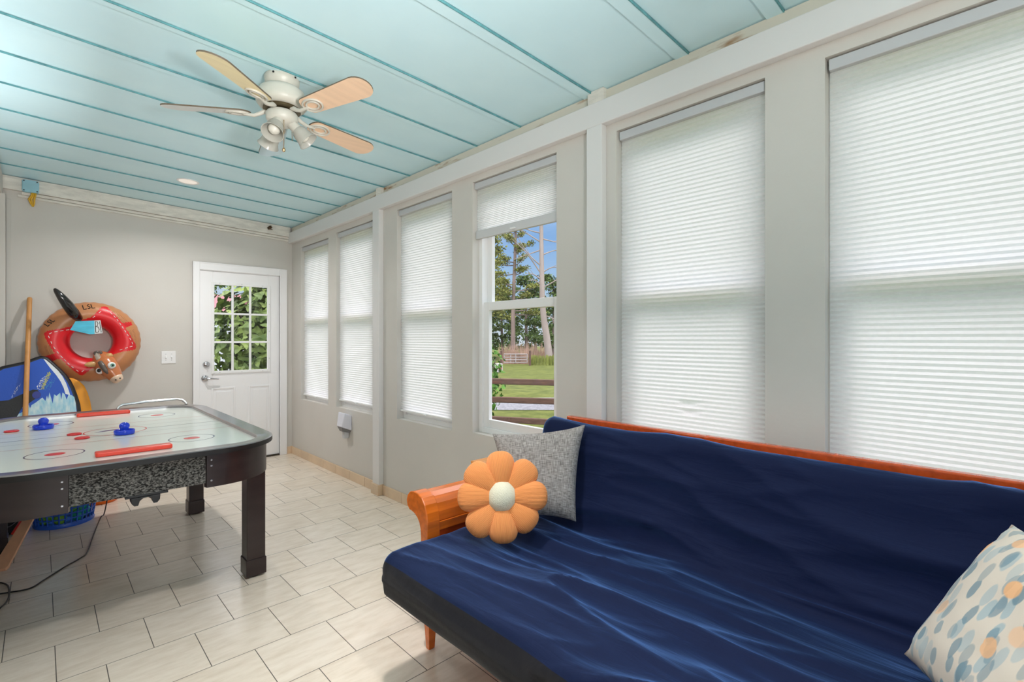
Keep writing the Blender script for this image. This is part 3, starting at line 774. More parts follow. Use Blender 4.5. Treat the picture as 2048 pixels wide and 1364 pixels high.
for lay, z in enumerate((0.052, 0.128, 0.204)):
    for i in range(7):
        a = 2 * PI * i / 7 + lay * 0.45
        ci = (0 if lay < 2 else 1) if i % 3 else (1 if lay != 2 else 2)
        rr = 0.112 + 0.02 * lay / 3
        m = MB(); m.lathe([(0.037 * math.sin(PI * q_ / 8), -0.037 * math.cos(PI * q_ / 8)) for q_ in range(9)], 14, (0, 0, 0))
        o = m.build('toy_ball', TOYC[ci], None, smooth=180)
        o.location = (cx + rr * math.cos(a), cy + rr * math.sin(a), z)
        tag(o, '%s toy ball packed in the blue basket, %s' % (GN[ci], WH[lay]), 'toy ball', 'toy balls packed in the basket, %s %s' % (GN[ci], WH[lay]))
        ti += 1
ob_ = empty('orange_tub', (0.345, 5.20, 0), 'orange plastic tub on the tiles behind the blue basket', 'tub')
m = MB(); m.lathe([(0, 0.003), (0.105, 0.003), (0.108, 0.0), (0.112, 0.004), (0.128, 0.125), (0.124, 0.125), (0.108, 0.008), (0, 0.008)], 36, ob_.location); m.build('tub_body', M('orange_plastic', (240, 116, 30), 0.35), ob_, smooth=40)
m = MB(); m.lathe([(0.126, 0.120), (0.140, 0.122), (0.140, 0.130), (0.124, 0.130)], 36, ob_.location); m.build('rim', bpy.data.materials['orange_plastic'], ob_, smooth=40)

pd = empty('wooden_paddle', (-0.165, 4.03, 0), 'pale wooden paddle with red edging leaning under the left end of the game table', 'paddle')
a, b = Vector((-0.168, 4.00, 0.006)), Vector((-0.012, 4.50, 0.225))
u = (b - a); Lp = u.length; u.normalize(); sdv = u.cross(Vector((0, 0, 1))).normalized(); up = sdv.cross(u).normalized()
m = MB(); m.prism([(0, -0.030), (0.02, -0.036), (Lp * 0.75, -0.026), (Lp, -0.016), (Lp, 0.016), (Lp * 0.75, 0.026), (0.02, 0.036), (0, 0.030)], 0.018, (a, u, sdv, up))
m.build('paddle_blade', M('pale_wood', (232, 178, 138), 0.5, var=(12, 0.10), stretch=(1, 0.3, 1)), pd, bevel=0.003)
m = MB(); m.tube([a + u * 0.30 - sdv * 0.035 + up * 0.010, a + u * (Lp - 0.02) - sdv * 0.028 + up * 0.010], 0.010, 8); m.build('edge_strip', M('red_tape', (216, 44, 34), 0.4), pd, smooth=60)
bg = empty('black_bag', (-0.16, 4.83, 0), 'black bag with grey piping on the floor left of the blue basket', 'bag')
m = MB(); m.prism(rrect(-0.250, -0.080, 0.0, 0.21, 0.05), 0.22, ((0, 4.72, 0), (1, 0, 0), (0, 0, 1), (0, 1, 0))); m.build('bag_body', M('black_nylon', (22, 22, 26), 0.6, bump=(40, 0.3)), bg, bevel=0.02, seg=3)
m = MB(); m.tube(spline([(-0.23, 4.716, 0.05), (-0.19, 4.714, 0.07), (-0.15, 4.714, 0.06), (-0.10, 4.716, 0.10)]), 0.003, 6); m.tube(spline([(-0.23, 4.716, 0.14), (-0.17, 4.714, 0.13), (-0.10, 4.716, 0.16)]), 0.003, 6); m.build('piping', M('grey_piping', (130, 132, 138), 0.5), bg)
m = MB(); m.tube(spline([(-0.20, 4.82, 0.205), (-0.19, 4.82, 0.26), (-0.14, 4.82, 0.26), (-0.13, 4.82, 0.205)]), 0.008, 8); m.build('handle', BLACKP, bg, smooth=60)

# bodyboards leaning on the back wall
tilt = math.atan2(0.26, 1.1)
def board_frame(ybase, z0=0.0):
    v = Vector((0, math.sin(tilt), math.cos(tilt)))
    return (Vector((0, ybase, z0)), Vector((1, 0, 0)), v, Vector((0, -math.cos(tilt), math.sin(tilt))))
def zl(P): return [(x, z / math.cos(tilt)) for x, z in P]
def arc(P, n=5):
    return [(p.x, p.y) for p in spline([(x, z, 0) for x, z in P], n)]
def foam(name, col): return M(name, col, 0.45, bump=(90, 0.08))
b1 = empty('bodyboard', (0, 5.36, 0), 'blue bodyboard with white edge stripe and splash print leaning by the corner', 'bodyboard', 'bodyboards leaning on the back wall')
ol = [(-0.31, 0.0), (-0.31, 0.98), (-0.27, 1.03), (-0.211, 1.072), (-0.092, 1.103), (-0.02, 1.137), (0.004, 1.147), (0.028, 1.141), (0.060, 1.104), (0.099, 1.054), (0.139, 1.000), (0.165, 0.950), (0.187, 0.890), (0.205, 0.824), (0.220, 0.755), (0.230, 0.65), (0.232, 0.30), (0.21, 0.05), (0.16, 0.0)]
fr = board_frame(5.38)
m = MB(); m.prism(zl(ol), 0.045, fr)
f2 = (fr[0] + fr[3] * 0.0458, fr[1], fr[2]); f3 = (fr[0] + fr[3] * 0.0464, fr[1], fr[2]); f4 = (fr[0] + fr[3] * 0.047, fr[1], fr[2])
m.flat(zl([(0.018, 1.140), (0.034, 1.132), (0.068, 1.092), (0.104, 1.045), (0.132, 0.995), (0.155, 0.936), (0.171, 0.876), (0.180, 0.835), (0.150, 0.848), (0.140, 0.897), (0.121, 0.952), (0.094, 1.006), (0.055, 1.070)]), f2, 1)
m.flat(zl([(-0.18, 0.45), (-0.136, 0.689), (-0.122, 0.716), (-0.099, 0.728), (-0.104, 0.766), (-0.085, 0.755), (-0.069, 0.786), (-0.060, 0.750), (-0.052, 0.775), (-0.028, 0.792), (-0.014, 0.805), (0.011, 0.829), (0.030, 0.800), (0.039, 0.844), (0.045, 0.810), (0.053, 0.867), (0.063, 0.825), (0.072, 0.775), (0.081, 0.850), (0.096, 0.835), (0.108, 0.850), (0.118, 0.858), (0.125, 0.800), (0.132, 0.861), (0.146, 0.845), (0.157, 0.800), (0.170, 0.840), (0.190, 0.833), (0.205, 0.818), (0.214, 0.765), (0.221, 0.65), (0.20, 0.45)]), f3, 2)
m.flat(zl([(-0.300, 0.817), (-0.182, 0.824), (-0.132, 0.851), (-0.092, 0.873), (-0.045, 0.896), (-0.017, 0.892), (0.004, 0.856), (-0.031, 0.821), (-0.065, 0.791), (-0.102, 0.766), (-0.122, 0.721), (-0.136, 0.689), (-0.149, 0.64), (-0.300, 0.6)]), f4, 3)
m.flat(ellipse(-0.022, 0.852 / math.cos(tilt), 0.026, 0.030, 20), (f4[0] + fr[3] * 0.0006, f4[1], f4[2]), 4)
random.seed(3)
def rays(x0, z0, x1, z1, n, sp, mi):
    for i in range(n):
        t_ = random.random(); x = x0 + (x1 - x0) * t_ + random.uniform(-sp, sp); z = (z0 + (z1 - z0) * t_ + random.uniform(-sp, sp)) / math.cos(tilt)
        q = random.uniform(0.0012, 0.0022)
        m.flat([(x - q, z - q * 1.6), (x + q, z - q), (x + q * 1.2, z + q * 1.6), (x - q * 0.6, z + q)], f2, mi)
rays(0.010, 0.895, 0.055, 1.030, 170, 0.010, 5); rays(-0.015, 0.90, 0.02, 0.99, 60, 0.012, 1); rays(0.035, 0.89, 0.075, 0.97, 50, 0.014, 6); rays(-0.165, 0.845, -0.118, 0.945, 26, 0.006, 1)
m.build('board_core', [foam('royal_blue_foam', (24, 82, 190)), foam('white_foam', (232, 236, 240)), M('pale_splash_print', (214, 234, 238), 0.45, var=(14, 0.12), stretch=(3, 1, 1), col2=(150, 205, 226)), foam('black_print', (14, 13, 16)), M('deep_blue_print', (20, 38, 140), 0.3), foam('yellow_print', (214, 214, 90)), foam('teal_print', (60, 150, 190))], b1)
m = MB(); m.tube([fr[0] + fr[1] * x + fr[2] * z + fr[3] * 0.022 for x, z in zl(ol[:17])], 0.0245, 10); m.build('edge_rail', foam('black_edge_foam', (20, 22, 30)), b1, smooth=60)
b2 = empty('bodyboard', (0, 5.44, 0), 'plain orange yellow bodyboard standing behind the blue one', 'bodyboard', 'bodyboards leaning on the back wall')
ol2 = [(-0.17, 0.0), (-0.17, 0.95), (-0.08, 0.97), (0.06, 0.985), (0.159, 0.982), (0.204, 0.972), (0.242, 0.946), (0.272, 0.907), (0.295, 0.844), (0.311, 0.771), (0.321, 0.684), (0.323, 0.50), (0.31, 0.06), (0.26, 0.0)]
fr2 = board_frame(5.435)
m = MB(); m.prism(zl(ol2), 0.04, fr2); m.build('board_core', foam('orange_foam', (244, 158, 20)), b2, bevel=0.012, seg=3)
m = MB(); m.prism(zl([(x * 0.9 + 0.005, 0.02 + z * 0.965) for x, z in ol2]), 0.004, (fr2[0] - fr2[3] * 0.0045, fr2[1], fr2[2], fr2[3])); m.build('slick_bottom', foam('white_slick', (230, 230, 226)), b2)

st = MB()
st.tube([(-0.0996, 5.015, 0.0), (-0.0858, 5.36, 0.68), (-0.066, 5.855, 1.655)], [0.0165, 0.0165, 0.0165], 16)
st.lathe([(0.0165, 0), (0.014, 0.008), (0, 0.011)], 16, (-0.066, 5.855, 1.655), (0.02, 0.495, 0.975))
tag(st.build('wooden_pole', M('varnished_pole_wood', (206, 146, 84), 0.45, var=(6, 0.10), stretch=(4, 4, 0.4)), None, smooth=60), 'long bare wooden pole leaning on the back wall in front of the bodyboards', 'pole')

# ------------------------------------------------------------------ inflatable ring
RCX, RCZ, RCY, RR, rr_ = 0.331, 1.290, 5.770, 0.248, 0.103
ring = empty('inflatable_ring', (RCX, YB, RCZ), 'brown bull shaped inflatable swim ring with red saddle hanging on the wall', 'swim ring')
redpoly = [[(0.025, 1.363), (0.042, 1.381), (0.186, 1.421), (0.260, 1.478), (0.323, 1.505), (0.346, 1.535), (0.394, 1.598), (0.414, 1.606), (0.432, 1.602), (0.478, 1.544), (0.537, 1.458), (0.601, 1.473), (0.612, 1.443), (0.561, 1.412), (0.593, 1.352), (0.637, 1.261), (0.637, 1.235), (0.629, 1.215), (0.537, 1.202), (0.459, 1.169), (0.40, 1.23), (0.353, 1.137), (0.353, 1.069), (0.323, 1.056), (0.272, 1.005), (0.255, 0.998), (0.24, 1.007), (0.186, 1.066), (0.12, 1.150), (0.075, 1.126), (0.015, 1.160), (0.089, 1.191), (0.05, 1.27), (0.022, 1.345)]]
def inside(x, z, P):
    c_ = False; n = len(P)
    for i in range(n):
        x1, z1 = P[i]; x2, z2 = P[i - 1]
        if (z1 > z) != (z2 > z) and x < (x2 - x1) * (z - z1) / (z2 - z1) + x1: c_ = not c_
    return c_
m = MB()
NU, NV = 200, 90
def tor(u, v):
    a = 2 * PI * u; b = 2 * PI * v
    wob = 0.0022 * math.sin(a * 34) * max(0, math.cos(b)) ** 3
    q = RR + (rr_ + wob) * math.cos(b)
    return (RCX + q * math.cos(a), RCY - (rr_ + wob) * math.sin(b), RCZ + q * math.sin(a))
m.grid(tor, NU, NV, cu=True, cv=True)
for i, f_ in enumerate(m.f):
    cxx = sum(m.v[j][0] for j in f_) / 4; cyy = sum(m.v[j][1] for j in f_) / 4; czz = sum(m.v[j][2] for j in f_) / 4
    rho = math.hypot(cxx - RCX, czz - RCZ)
    if (cyy < RCY + 0.02 or rho < RR - 0.05) and (inside(cxx, czz, redpoly[0])): m.m[i] = 1
def on_ring(x, z, lift=0.001):
    rho = math.hypot(x - RCX, z - RCZ); h = math.sqrt(max(0.0, rr_ ** 2 - (rho - RR) ** 2))
    return Vector((x, RCY - h - lift, z))
def stitch(P, step=0.034, ln=0.020):
    for i in range(len(P) - 1):
        a_, b_ = Vector((P[i][0], P[i][1])), Vector((P[i + 1][0], P[i + 1][1])); L_ = (b_ - a_).length; k_ = max(1, int(L_ / step))
        for j in range(k_):
            t0 = (j + 0.2) / k_; t1 = t0 + ln / L_
            p, q_ = a_.lerp(b_, t0), a_.lerp(b_, min(1, t1))
            m.tube([on_ring(p.x, p.y), on_ring((p.x + q_.x) / 2, (p.y + q_.y) / 2), on_ring(q_.x, q_.y)], 0.0028, 6, 2)
stitch([(0.185, 1.396), (0.075, 1.372), (0.045, 1.350), (0.075, 1.257), (0.119, 1.178), (0.185, 1.087), (0.248, 1.022), (0.299, 1.064)])
stitch([(0.324, 1.492), (0.365, 1.535), (0.406, 1.578), (0.447, 1.556), (0.493, 1.499), (0.548, 1.401), (0.603, 1.295), (0.615, 1.251), (0.548, 1.227), (0.493, 1.203)])
def letters(strokes, ox, oz, sz, ang):
    ca, sa = math.cos(ang), math.sin(ang)
    for s_ in strokes:
        pts = []
        for (a_, b_) in s_: pts.append(on_ring(ox + sz * (a_ * ca - b_ * sa), oz + sz * (a_ * sa + b_ * ca), 0.0015))
        m.tube(pts, 0.0034, 6, 3)
LSL = [[(0, 1), (0, 0.5), (0, 0), (0.3, 0), (0.55, 0.02)], [(1.3, 0.95), (1.05, 1.0), (0.85, 0.8), (1.0, 0.55), (1.25, 0.4), (1.25, 0.1), (1.0, -0.02), (0.8, 0.1)], [(1.6, 1), (1.6, 0.5), (1.6, 0), (1.9, 0), (2.15, 0.02)]]
letters(LSL, 0.045, 1.421, 0.030, math.radians(48)); letters(LSL, 0.272, 1.572, 0.036, math.radians(12))
for (a0, a1) in ((62, 30), (20, -12), (186, 212)):
    for i in range(15):
        a_ = math.radians(a0 + (a1 - a0) * i / 14)
        for q_ in (0.022, 0.046):
            x0_ = RCX + (RR + q_) * math.cos(a_); z0_ = RCZ + (RR + q_) * math.sin(a_); x1_ = RCX + (RR + q_ + 0.016) * math.cos(a_ + 0.012); z1_ = RCZ + (RR + q_ + 0.016) * math.sin(a_ + 0.012)
            m.tube([on_ring(x0_, z0_), on_ring(x1_, z1_)], 0.0011, 5, 4)
BROWN = M('glossy_brown_vinyl', (190, 128, 84), 0.36); REDV = M('glossy_red_vinyl', (218, 22, 34), 0.36)
m.build('ring_body', [BROWN, REDV, M('white_print', (236, 228, 224), 0.4), BLACKP, M('dark_brown_print', (110, 62, 40), 0.5)], ring, smooth=60)
def blob(m, pts, radii, mi=0, n=16, flat=1.0):
    m.tube(spline(pts, 6), [r for r in sum([[radii[i] + (radii[i + 1] - radii[i]) * k / 6 for k in range(6)] for i in range(len(radii) - 1)], [])] + [radii[-1]], n, mi)
m = MB(); blob(m, [(0.240, 5.690, 1.492), (0.205, 5.62, 1.535), (0.165, 5.58, 1.600), (0.125, 5.56, 1.665), (0.095, 5.56, 1.712), (0.083, 5.56, 1.732)], [0.030, 0.042, 0.040, 0.030, 0.019, 0.006]); m.build('tail', M('glossy_black_brown_vinyl', (26, 22, 20), 0.15, coat=0.5), ring, smooth=180)
hd = MB()
blob(hd, [(0.365, 5.645, 1.185), (0.385, 5.60, 1.150), (0.412, 5.555, 1.098), (0.440, 5.520, 1.045), (0.466, 5.500, 0.998), (0.482, 5.492, 0.968), (0.490, 5.490, 0.955)], [0.030, 0.066, 0.080, 0.072, 0.056, 0.044, 0.016], n=24)
head = hd.build('head', [M('head_brown_vinyl', (190, 112, 66), 0.22, coat=0.3)], ring, smooth=180)
MUZ = M('muzzle_cream_vinyl', (226, 196, 170), 0.25, coat=0.3)
m = MB(); blob(m, [(0.463, 5.497, 1.004), (0.476, 5.488, 0.980), (0.490, 5.484, 0.950), (0.496, 5.484, 0.940)], [0.034, 0.049, 0.040, 0.010], n=20); m.build('muzzle', MUZ, head, smooth=180)
for nl in ((0.500, 5.446, 0.975), (0.470, 5.438, 0.962)):
    m = MB(); m.lathe([(0, -0.006), (0.006, -0.003), (0.008, 0), (0.006, 0.003), (0, 0.006)], 10, nl); m.build('nostril', BLACKP, head, smooth=180)
YEL = M('tan_ear_vinyl', (206, 160, 104), 0.3)
for P_, R_ in (([(0.365, 5.57, 1.105), (0.33, 5.545, 1.100), (0.295, 5.535, 1.096), (0.270, 5.535, 1.094)], [0.016, 0.027, 0.022, 0.006]), ([(0.405, 5.57, 1.145), (0.425, 5.545, 1.160), (0.440, 5.535, 1.178), (0.447, 5.535, 1.190)], [0.018, 0.028, 0.022, 0.005])):
    m = MB(); blob(m, P_, R_, n=14); m.build('ear', YEL, head, smooth=180)
HORN = M('grey_horn_vinyl', (96, 86, 80), 0.25)
m = MB(); blob(m, [(0.378, 5.55, 1.125), (0.362, 5.53, 1.150), (0.350, 5.52, 1.178), (0.346, 5.515, 1.195)], [0.024, 0.021, 0.019, 0.014], n=14); m.build('horn', M('cream_horn_vinyl', (214, 200, 184), 0.3), head, smooth=180)
m = MB(); m.tube(spline([(0.338, 5.515, 1.180), (0.334, 5.505, 1.196), (0.346, 5.50, 1.206), (0.362, 5.50, 1.200), (0.372, 5.50, 1.206), (0.378, 5.50, 1.196), (0.368, 5.50, 1.188)]), 0.008, 8); m.build('curl', HORN, head, smooth=180)
m = MB(); blob(m, [(0.370, 5.500, 1.118), (0.385, 5.478, 1.085), (0.404, 5.462, 1.045), (0.418, 5.456, 1.015)], [0.018, 0.022, 0.018, 0.005], n=14); m.build('forelock', HORN, head, smooth=180)
for (ex, ey, ez, cols) in ((0.446, 5.452, 1.088, 0), (0.366, 5.497, 1.044, 1)):
    dv = Vector((0.25 if cols == 0 else -0.55, -1, 0.15)).normalized()
    m = MB()
    m.lathe([(0.030, -0.006), (0.026, 0.004), (0.015, 0.008), (0, 0.010)], 20, (ex, ey, ez), dv, 0)
    m.lathe([(0.016, 0.0085), (0.011, 0.0105), (0, 0.012)], 16, (ex, ey, ez), dv, 1)
    m.lathe([(0.008, 0.0115), (0.005, 0.0130), (0, 0.0135)], 12, (ex, ey, ez), dv, 2)
    m.build('eye', [bpy.data.materials['white_print'], M('green_iris', (90, 150, 130), 0.2) if cols == 0 else BLACKP, BLACKP], head, smooth=60)
cd = empty('race_bib', (0.29, 5.60, 1.42), 'blue and white paper card with black letters hung inside the top of the swim ring', 'paper card')
def bend(x, z): return Vector((x, 5.625 - 0.15 * (x - 0.19) + 0.25 * (x - 0.28) ** 2, z))
c4 = [(0.182, 1.391), (0.217, 1.466), (0.379, 1.477), (0.393, 1.365)]
m = MB()
def cardfn(u, v, off=0.0):
    bx = 0.182 + (0.393 - 0.182) * u; bz = 1.391 + (1.354 - 1.391) * min(1, u * 1.6) + (1.365 - 1.354) * max(0, u - 0.6) * 2.5
    tx = 0.217 + (0.379 - 0.217) * u; tz = 1.466 + 0.011 * u
    p = bend(bx + (tx - bx) * v, bz + (tz - bz) * v); p.y -= off; return p
m.grid(lambda u, v: cardfn(u, v), 20, 6)
for i in range(len(m.f)): m.m[i] = 1 if (i % 20) >= 15 else 0
m.grid(lambda u, v: cardfn(u, v, -0.0012), 20, 6, mi=1)
m.build('card_sheet', [M('cyan_marker_paper', (84, 192, 222), 0.6, var=(18, 0.12), stretch=(0.4, 1, 2)), M('white_paper', (228, 230, 230), 0.7)], cd, smooth=180)
m = MB()
for S_ in ([(0.79, 0.95), (0.79, 0.1)], [(0.79, 0.93), (0.87, 0.90), (0.89, 0.75), (0.85, 0.6), (0.80, 0.56)], [(0.80, 0.56), (0.89, 0.5), (0.91, 0.3), (0.87, 0.12), (0.79, 0.1)], [(0.955, 0.92), (0.965, 0.08)]):
    m.tube([cardfn(a_, b_, 0.0015) for a_, b_ in S_], 0.002, 6)
m.build('letters', BLACKP, cd)

# ------------------------------------------------------------------ futon
WOOD = M('glossy_orange_wood', (212, 106, 30), 0.16, var=(7, 0.16), stretch=(0.5, 6, 6), coat=0.4)
WOODR = M('red_stained_wood', (196, 78, 28), 0.2, var=(7, 0.14), stretch=(0.5, 6, 6), coat=0.3)
YF, YN = 1.722, -0.235
fu = empty('futon_sofa', (1.5, 0.74, 0), 'navy velvet futon sofa with orange wooden frame along the windows', 'sofa')
def velvet():
    m, nt, N, L, b = newmat('navy_velvet')
    b.inputs['Base Color'].default_value = lin((8, 19, 52)); b.inputs['Roughness'].default_value = 0.75
    b.inputs['Specular IOR Level'].default_value = 0.15
    b.inputs['Sheen Weight'].default_value = 1.0; b.inputs['Sheen Roughness'].default_value = 0.38; b.inputs['Sheen Tint'].default_value = lin((128, 178, 255))
    tc = N.new('ShaderNodeTexCoord'); mp = N.new('ShaderNodeMapping'); mp.inputs['Scale'].default_value = (26, 5, 26); mp.inputs['Rotation'].default_value = (0, 0, 0.1)
    L.new(tc.outputs['Object'], mp.inputs['Vector'])
    nz = N.new('ShaderNodeTexNoise'); nz.inputs['Scale'].default_value = 1.0; nz.inputs['Detail'].default_value = 7; nz.inputs['Distortion'].default_value = 0.7
    L.new(mp.outputs['Vector'], nz.inputs['Vector'])
    bp = N.new('ShaderNodeBump'); bp.inputs['Strength'].default_value = 0.35; bp.inputs['Distance'].default_value = 0.012
    L.new(nz.outputs['Fac'], bp.inputs['Height']); L.new(bp.outputs['Normal'], b.inputs['Normal'])
    return m
VEL = velvet()
# closed profile in x,z: along the seat, up the back, over the top and down behind
key = [(0.955, 0.335), (0.940, 0.375), (0.938, 0.430), (0.955, 0.478), (1.00, 0.497), (1.10, 0.500), (1.25, 0.494), (1.40, 0.487), (1.55, 0.481), (1.655, 0.479), (1.708, 0.492), (1.735, 0.540), (1.762, 0.62), (1.798, 0.72), (1.832, 0.82), (1.850, 0.875), (1.872, 0.900), (1.905, 0.905), (1.938, 0.890), (1.945, 0.850), (1.915, 0.72), (1.875, 0.56), (1.845, 0.42), (1.815, 0.345), (1.75, 0.325), (1.55, 0.325), (1.25, 0.325), (1.02, 0.325)]
dense = []
kk = len(key)
for i in range(kk):
    p0, p1, p2, p3 = [Vector((key[(i + j) % kk][0], key[(i + j) % kk][1], 0)) for j in (-1, 0, 1, 2)]
    ns = max(2, int((p2 - p1).length / 0.011))
    for k_ in range(ns):
        t_ = k_ / ns
        dense.append(0.5 * ((2 * p1) + (p2 - p0) * t_ + (2 * p0 - 5 * p1 + 4 * p2 - p3) * t_ * t_ + (3 * p1 - p0 - 3 * p2 + p3) * t_ ** 3))
ND = len(dense)
nor = []
for i in range(ND):
    t_ = (dense[(i + 1) % ND] - dense[i - 1]).normalized(); nor.append(Vector((-t_.y, t_.x, 0)))   # outward (profile runs clockwise seen from -Y)
arcl = [0.0]
for i in range(1, ND): arcl.append(arcl[-1] + (dense[i] - dense[i - 1]).length)
NYm = 280
def wrinkle(s_, y, x, z):
    seat = max(0.0, min(1.0, (x - 0.98) / 0.10)) * (1 if z > 0.45 else 0)
    wy = y * 1.25 + 0.35 * noise.noise((s_ * 2.0, y * 1.3, 4.0))
    q_ = s_ + 0.10 * y * (1.1 - s_) + 0.05 * noise.noise((s_ * 3, y * 1.5, 9.0))
    r1 = 1 - abs(noise.noise((q_ * 5.2, wy * 0.9, 1.0))); r2 = 1 - abs(noise.noise((q_ * 11.0 + 5, wy * 1.5, 2.0))); r3 = noise.noise((q_ * 4.0, wy * 0.8, 7.0))
    back = 1.0 if z < 0.5 else 0.75
    am = 0.55 + 0.45 * noise.noise((s_ * 2.2, y * 2.0, 3.0))
    return (0.044 * (r1 ** 3.2 - 0.48) + 0.015 * (r2 ** 4 - 0.38) + 0.010 * r3) * max(0.2, am + 0.35) * back
m = MB(); vs = []
for j in range(NYm + 1):
    v_ = j / NYm
    # denser rows at the ends so they round over
    y = YN + (YF - YN) * v_
    e_ = min(y - YN, YF - y); rE = 0.032
    ins = rE * (1 - math.sqrt(max(0, 1 - (1 - min(1, e_ / rE)) ** 2)))
    for i in range(ND):
        p = dense[i]; n_ = nor[i]
        h = 0.0
        if p.x < 1.9 and (p.y > 0.44): h = wrinkle(arcl[i], y, p.x, p.y) * min(1, e_ / 0.05)
        elif p.x < 0.99: h = 0.004 * noise.noise((arcl[i] * 20, y * 4, 5.0)) + 0.006 * noise.noise((p.y * 12, y * 2.0, 8.0))
        if abs(p.y - 0.405) < 0.012 and p.x < 0.96: h += 0.004
        qv = p + n_ * (h - ins)
        vs.append((qv.x, y, qv.y))
fs = []
for j in range(NYm):
    for i in range(ND):
        i2 = (i + 1) % ND
        fs.append((j * ND + i, (j + 1) * ND + i, (j + 1) * ND + i2, j * ND + i2))
fs.append(tuple(range(ND))); fs.append(tuple(NYm * ND + i for i in range(ND - 1, -1, -1)))
m.add(vs, fs)
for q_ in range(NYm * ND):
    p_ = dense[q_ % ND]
    if p_.x < 0.99 and p_.y < 0.462: m.m[q_] = 1  # lower front face gets a darker charcoal tone than the top
m.build('mattress_cover', [VEL, M('charcoal_side', (22, 21, 27), 0.85, spec=0.15, sheen=0.12, bump=(30, 0.15))], fu, smooth=180)
# frame
m = MB(); m.box(1.948, 1.985, -0.22, 1.640, 0.862, 0.922); m.build('back_rail', WOODR, fu, bevel=0.006, seg=3)
m = MB()
for i in range(9):
    yy = -0.10 + i * 0.20
    m.obox((1.93, yy, 0.60), (0.010, 0, 0), (0, 0.03, 0), (0.055, 0, 0.28))
m.build('back_slats', WOOD, fu)
m = MB(); m.box(1.19, 1.24, -0.22, 1.72, 0.235, 0.318); m.box(1.80, 1.85, -0.22, 1.72, 0.235, 0.318)
for i in range(9): m.box(1.24, 1.80, -0.12 + i * 0.2, -0.05 + i * 0.2, 0.298, 0.316)
m.build('seat_deck', WOOD, fu, bevel=0.003)
AP = [(0.0, 0.0), (0.0, 0.545), (0.006, 0.580), (0.020, 0.613), (0.042, 0.639), (0.070, 0.652), (0.105, 0.655), (0.135, 0.648), (0.155, 0.630), (0.163, 0.605), (0.157, 0.583), (0.140, 0.568), (0.118, 0.565), (0.098, 0.560), (0.078, 0.548), (0.062, 0.530), (0.053, 0.505), (0.050, 0.470), (0.050, 0.0)]
def arm(y_in, sg):
    a = empty('arm', (1.5, y_in, 0)); a.parent = fu; a.matrix_parent_inverse = parent_matrix(fu).inverted()
    fr = lambda x: ((x, y_in, 0), (0, sg, 0), (0, 0, 1), (1, 0, 0))
    m = MB(); m.prism([(p[0], max(p[1], 0.16)) for p in AP], 0.065, fr(1.170)); m.build('front_post', WOOD, a, bevel=0.004, smooth=None)
    m = MB(); m.prism([(p[0], max(p[1], 0.16)) for p in AP], 0.055, fr(1.925)); m.build('rear_post', WOOD, a, bevel=0.004)
    top = [(0.010, 0.535)] + [(p[0] * 0.93 + 0.008, p[1] - 0.006) for p in AP[2:16]]
    m = MB(); m.prism(top, 0.69, fr(1.235)); m.build('arm_top', WOOD, a, bevel=0.002)
    m = MB()
    m.prism([(0.006, 0.495), (0.006, 0.533), (0.048, 0.533), (0.048, 0.495)], 0.69, fr(1.235)); m.build('arm_rail', WOOD, a, bevel=0.003)
    m = MB(); m.prism([(0.012, 0.20), (0.012, 0.494), (0.042, 0.494), (0.042, 0.20)], 0.69, fr(1.235)); m.build('arm_panel', WOODR, a)
    for x0 in (1.180, 1.930):
        m = MB(); m.add([(x0 + dx, y_in + sg * dy, z) for z, ex in ((0.0, 0.008), (0.16, 0.0)) for dx, dy in ((ex, 0.004 + ex), (0.045 - ex, 0.004 + ex), (0.045 - ex, 0.046 - ex), (ex, 0.046 - ex))],
              [(0, 3, 2, 1), (4, 5, 6, 7), (0, 1, 5, 4), (1, 2, 6, 5), (2, 3, 7, 6), (3, 0, 4, 7)])
        m.build('leg', WOOD, a, bevel=0.003)
arm(1.741, 1); arm(-0.255, -1)
# loose lint specks belong to the cover's surface: left as they are

def cushion(name, BL, BR, TR, TL, T, mat, parent, n=36, pinch=0.07, wr=0.004, seed=0):
    BL, BR, TR, TL = map(Vector, (BL, BR, TR, TL))
    nn = ((BR - BL).cross(TL - BL)).normalized()
    m = MB(); uv = []
    def pt(u, v, side):
        a, b = 2 * u - 1, 2 * v - 1
        pa = a * (1 - pinch * (1 - b * b) * abs(a)); pb = b * (1 - pinch * (1 - a * a) * abs(b))
        U, V_ = (pa + 1) / 2, (pb + 1) / 2
        p = BL * (1 - U) * (1 - V_) + BR * U * (1 - V_) + TR * U * V_ + TL * (1 - U) * V_
        th = T * (max(0, 1 - a ** 4) ** 0.6) * (max(0, 1 - b ** 4) ** 0.6)
        ed = min(1 - abs(a), 1 - abs(b))
        th += wr * noise.noise((a * 3 + seed, b * 3, side * 5)) * min(1, ed * 5) * 1.5
        cr = max(0, abs(a) * abs(b) - 0.45)
        th += 0.018 * cr * noise.noise((a * 7 + seed, b * 7, side))
        return p + nn * side * (th + 0.0015)
    for side in (1, -1):
        m.grid((lambda u, v: pt(u, v, side)) if side == 1 else (lambda u, v: pt(1 - u, v, side)), n, n)
        for j in range(n + 1):
            for i in range(n + 1): uv.append((i / n if side == 1 else 1 - i / n, j / n))
    # close the seam
    k0, k1 = 0, (n + 1) ** 2
    per = [(i, 0) for i in range(n)] + [(n, j) for j in range(n)] + [(i, n) for i in range(n, 0, -1)] + [(0, j) for j in range(n, 0, -1)]
    for q_ in range(len(per)):
        (a, b), (c_, d_) = per[q_], per[(q_ + 1) % len(per)]
        A, B = b * (n + 1) + a, d_ * (n + 1) + c_; A2, B2 = k1 + b * (n + 1) + (n - a), k1 + d_ * (n + 1) + (n - c_)
        m.f.append((B, A, A2, B2)); m.m.append(0)
    m.uv = uv
    return m.build(name, mat, parent, smooth=180), nn

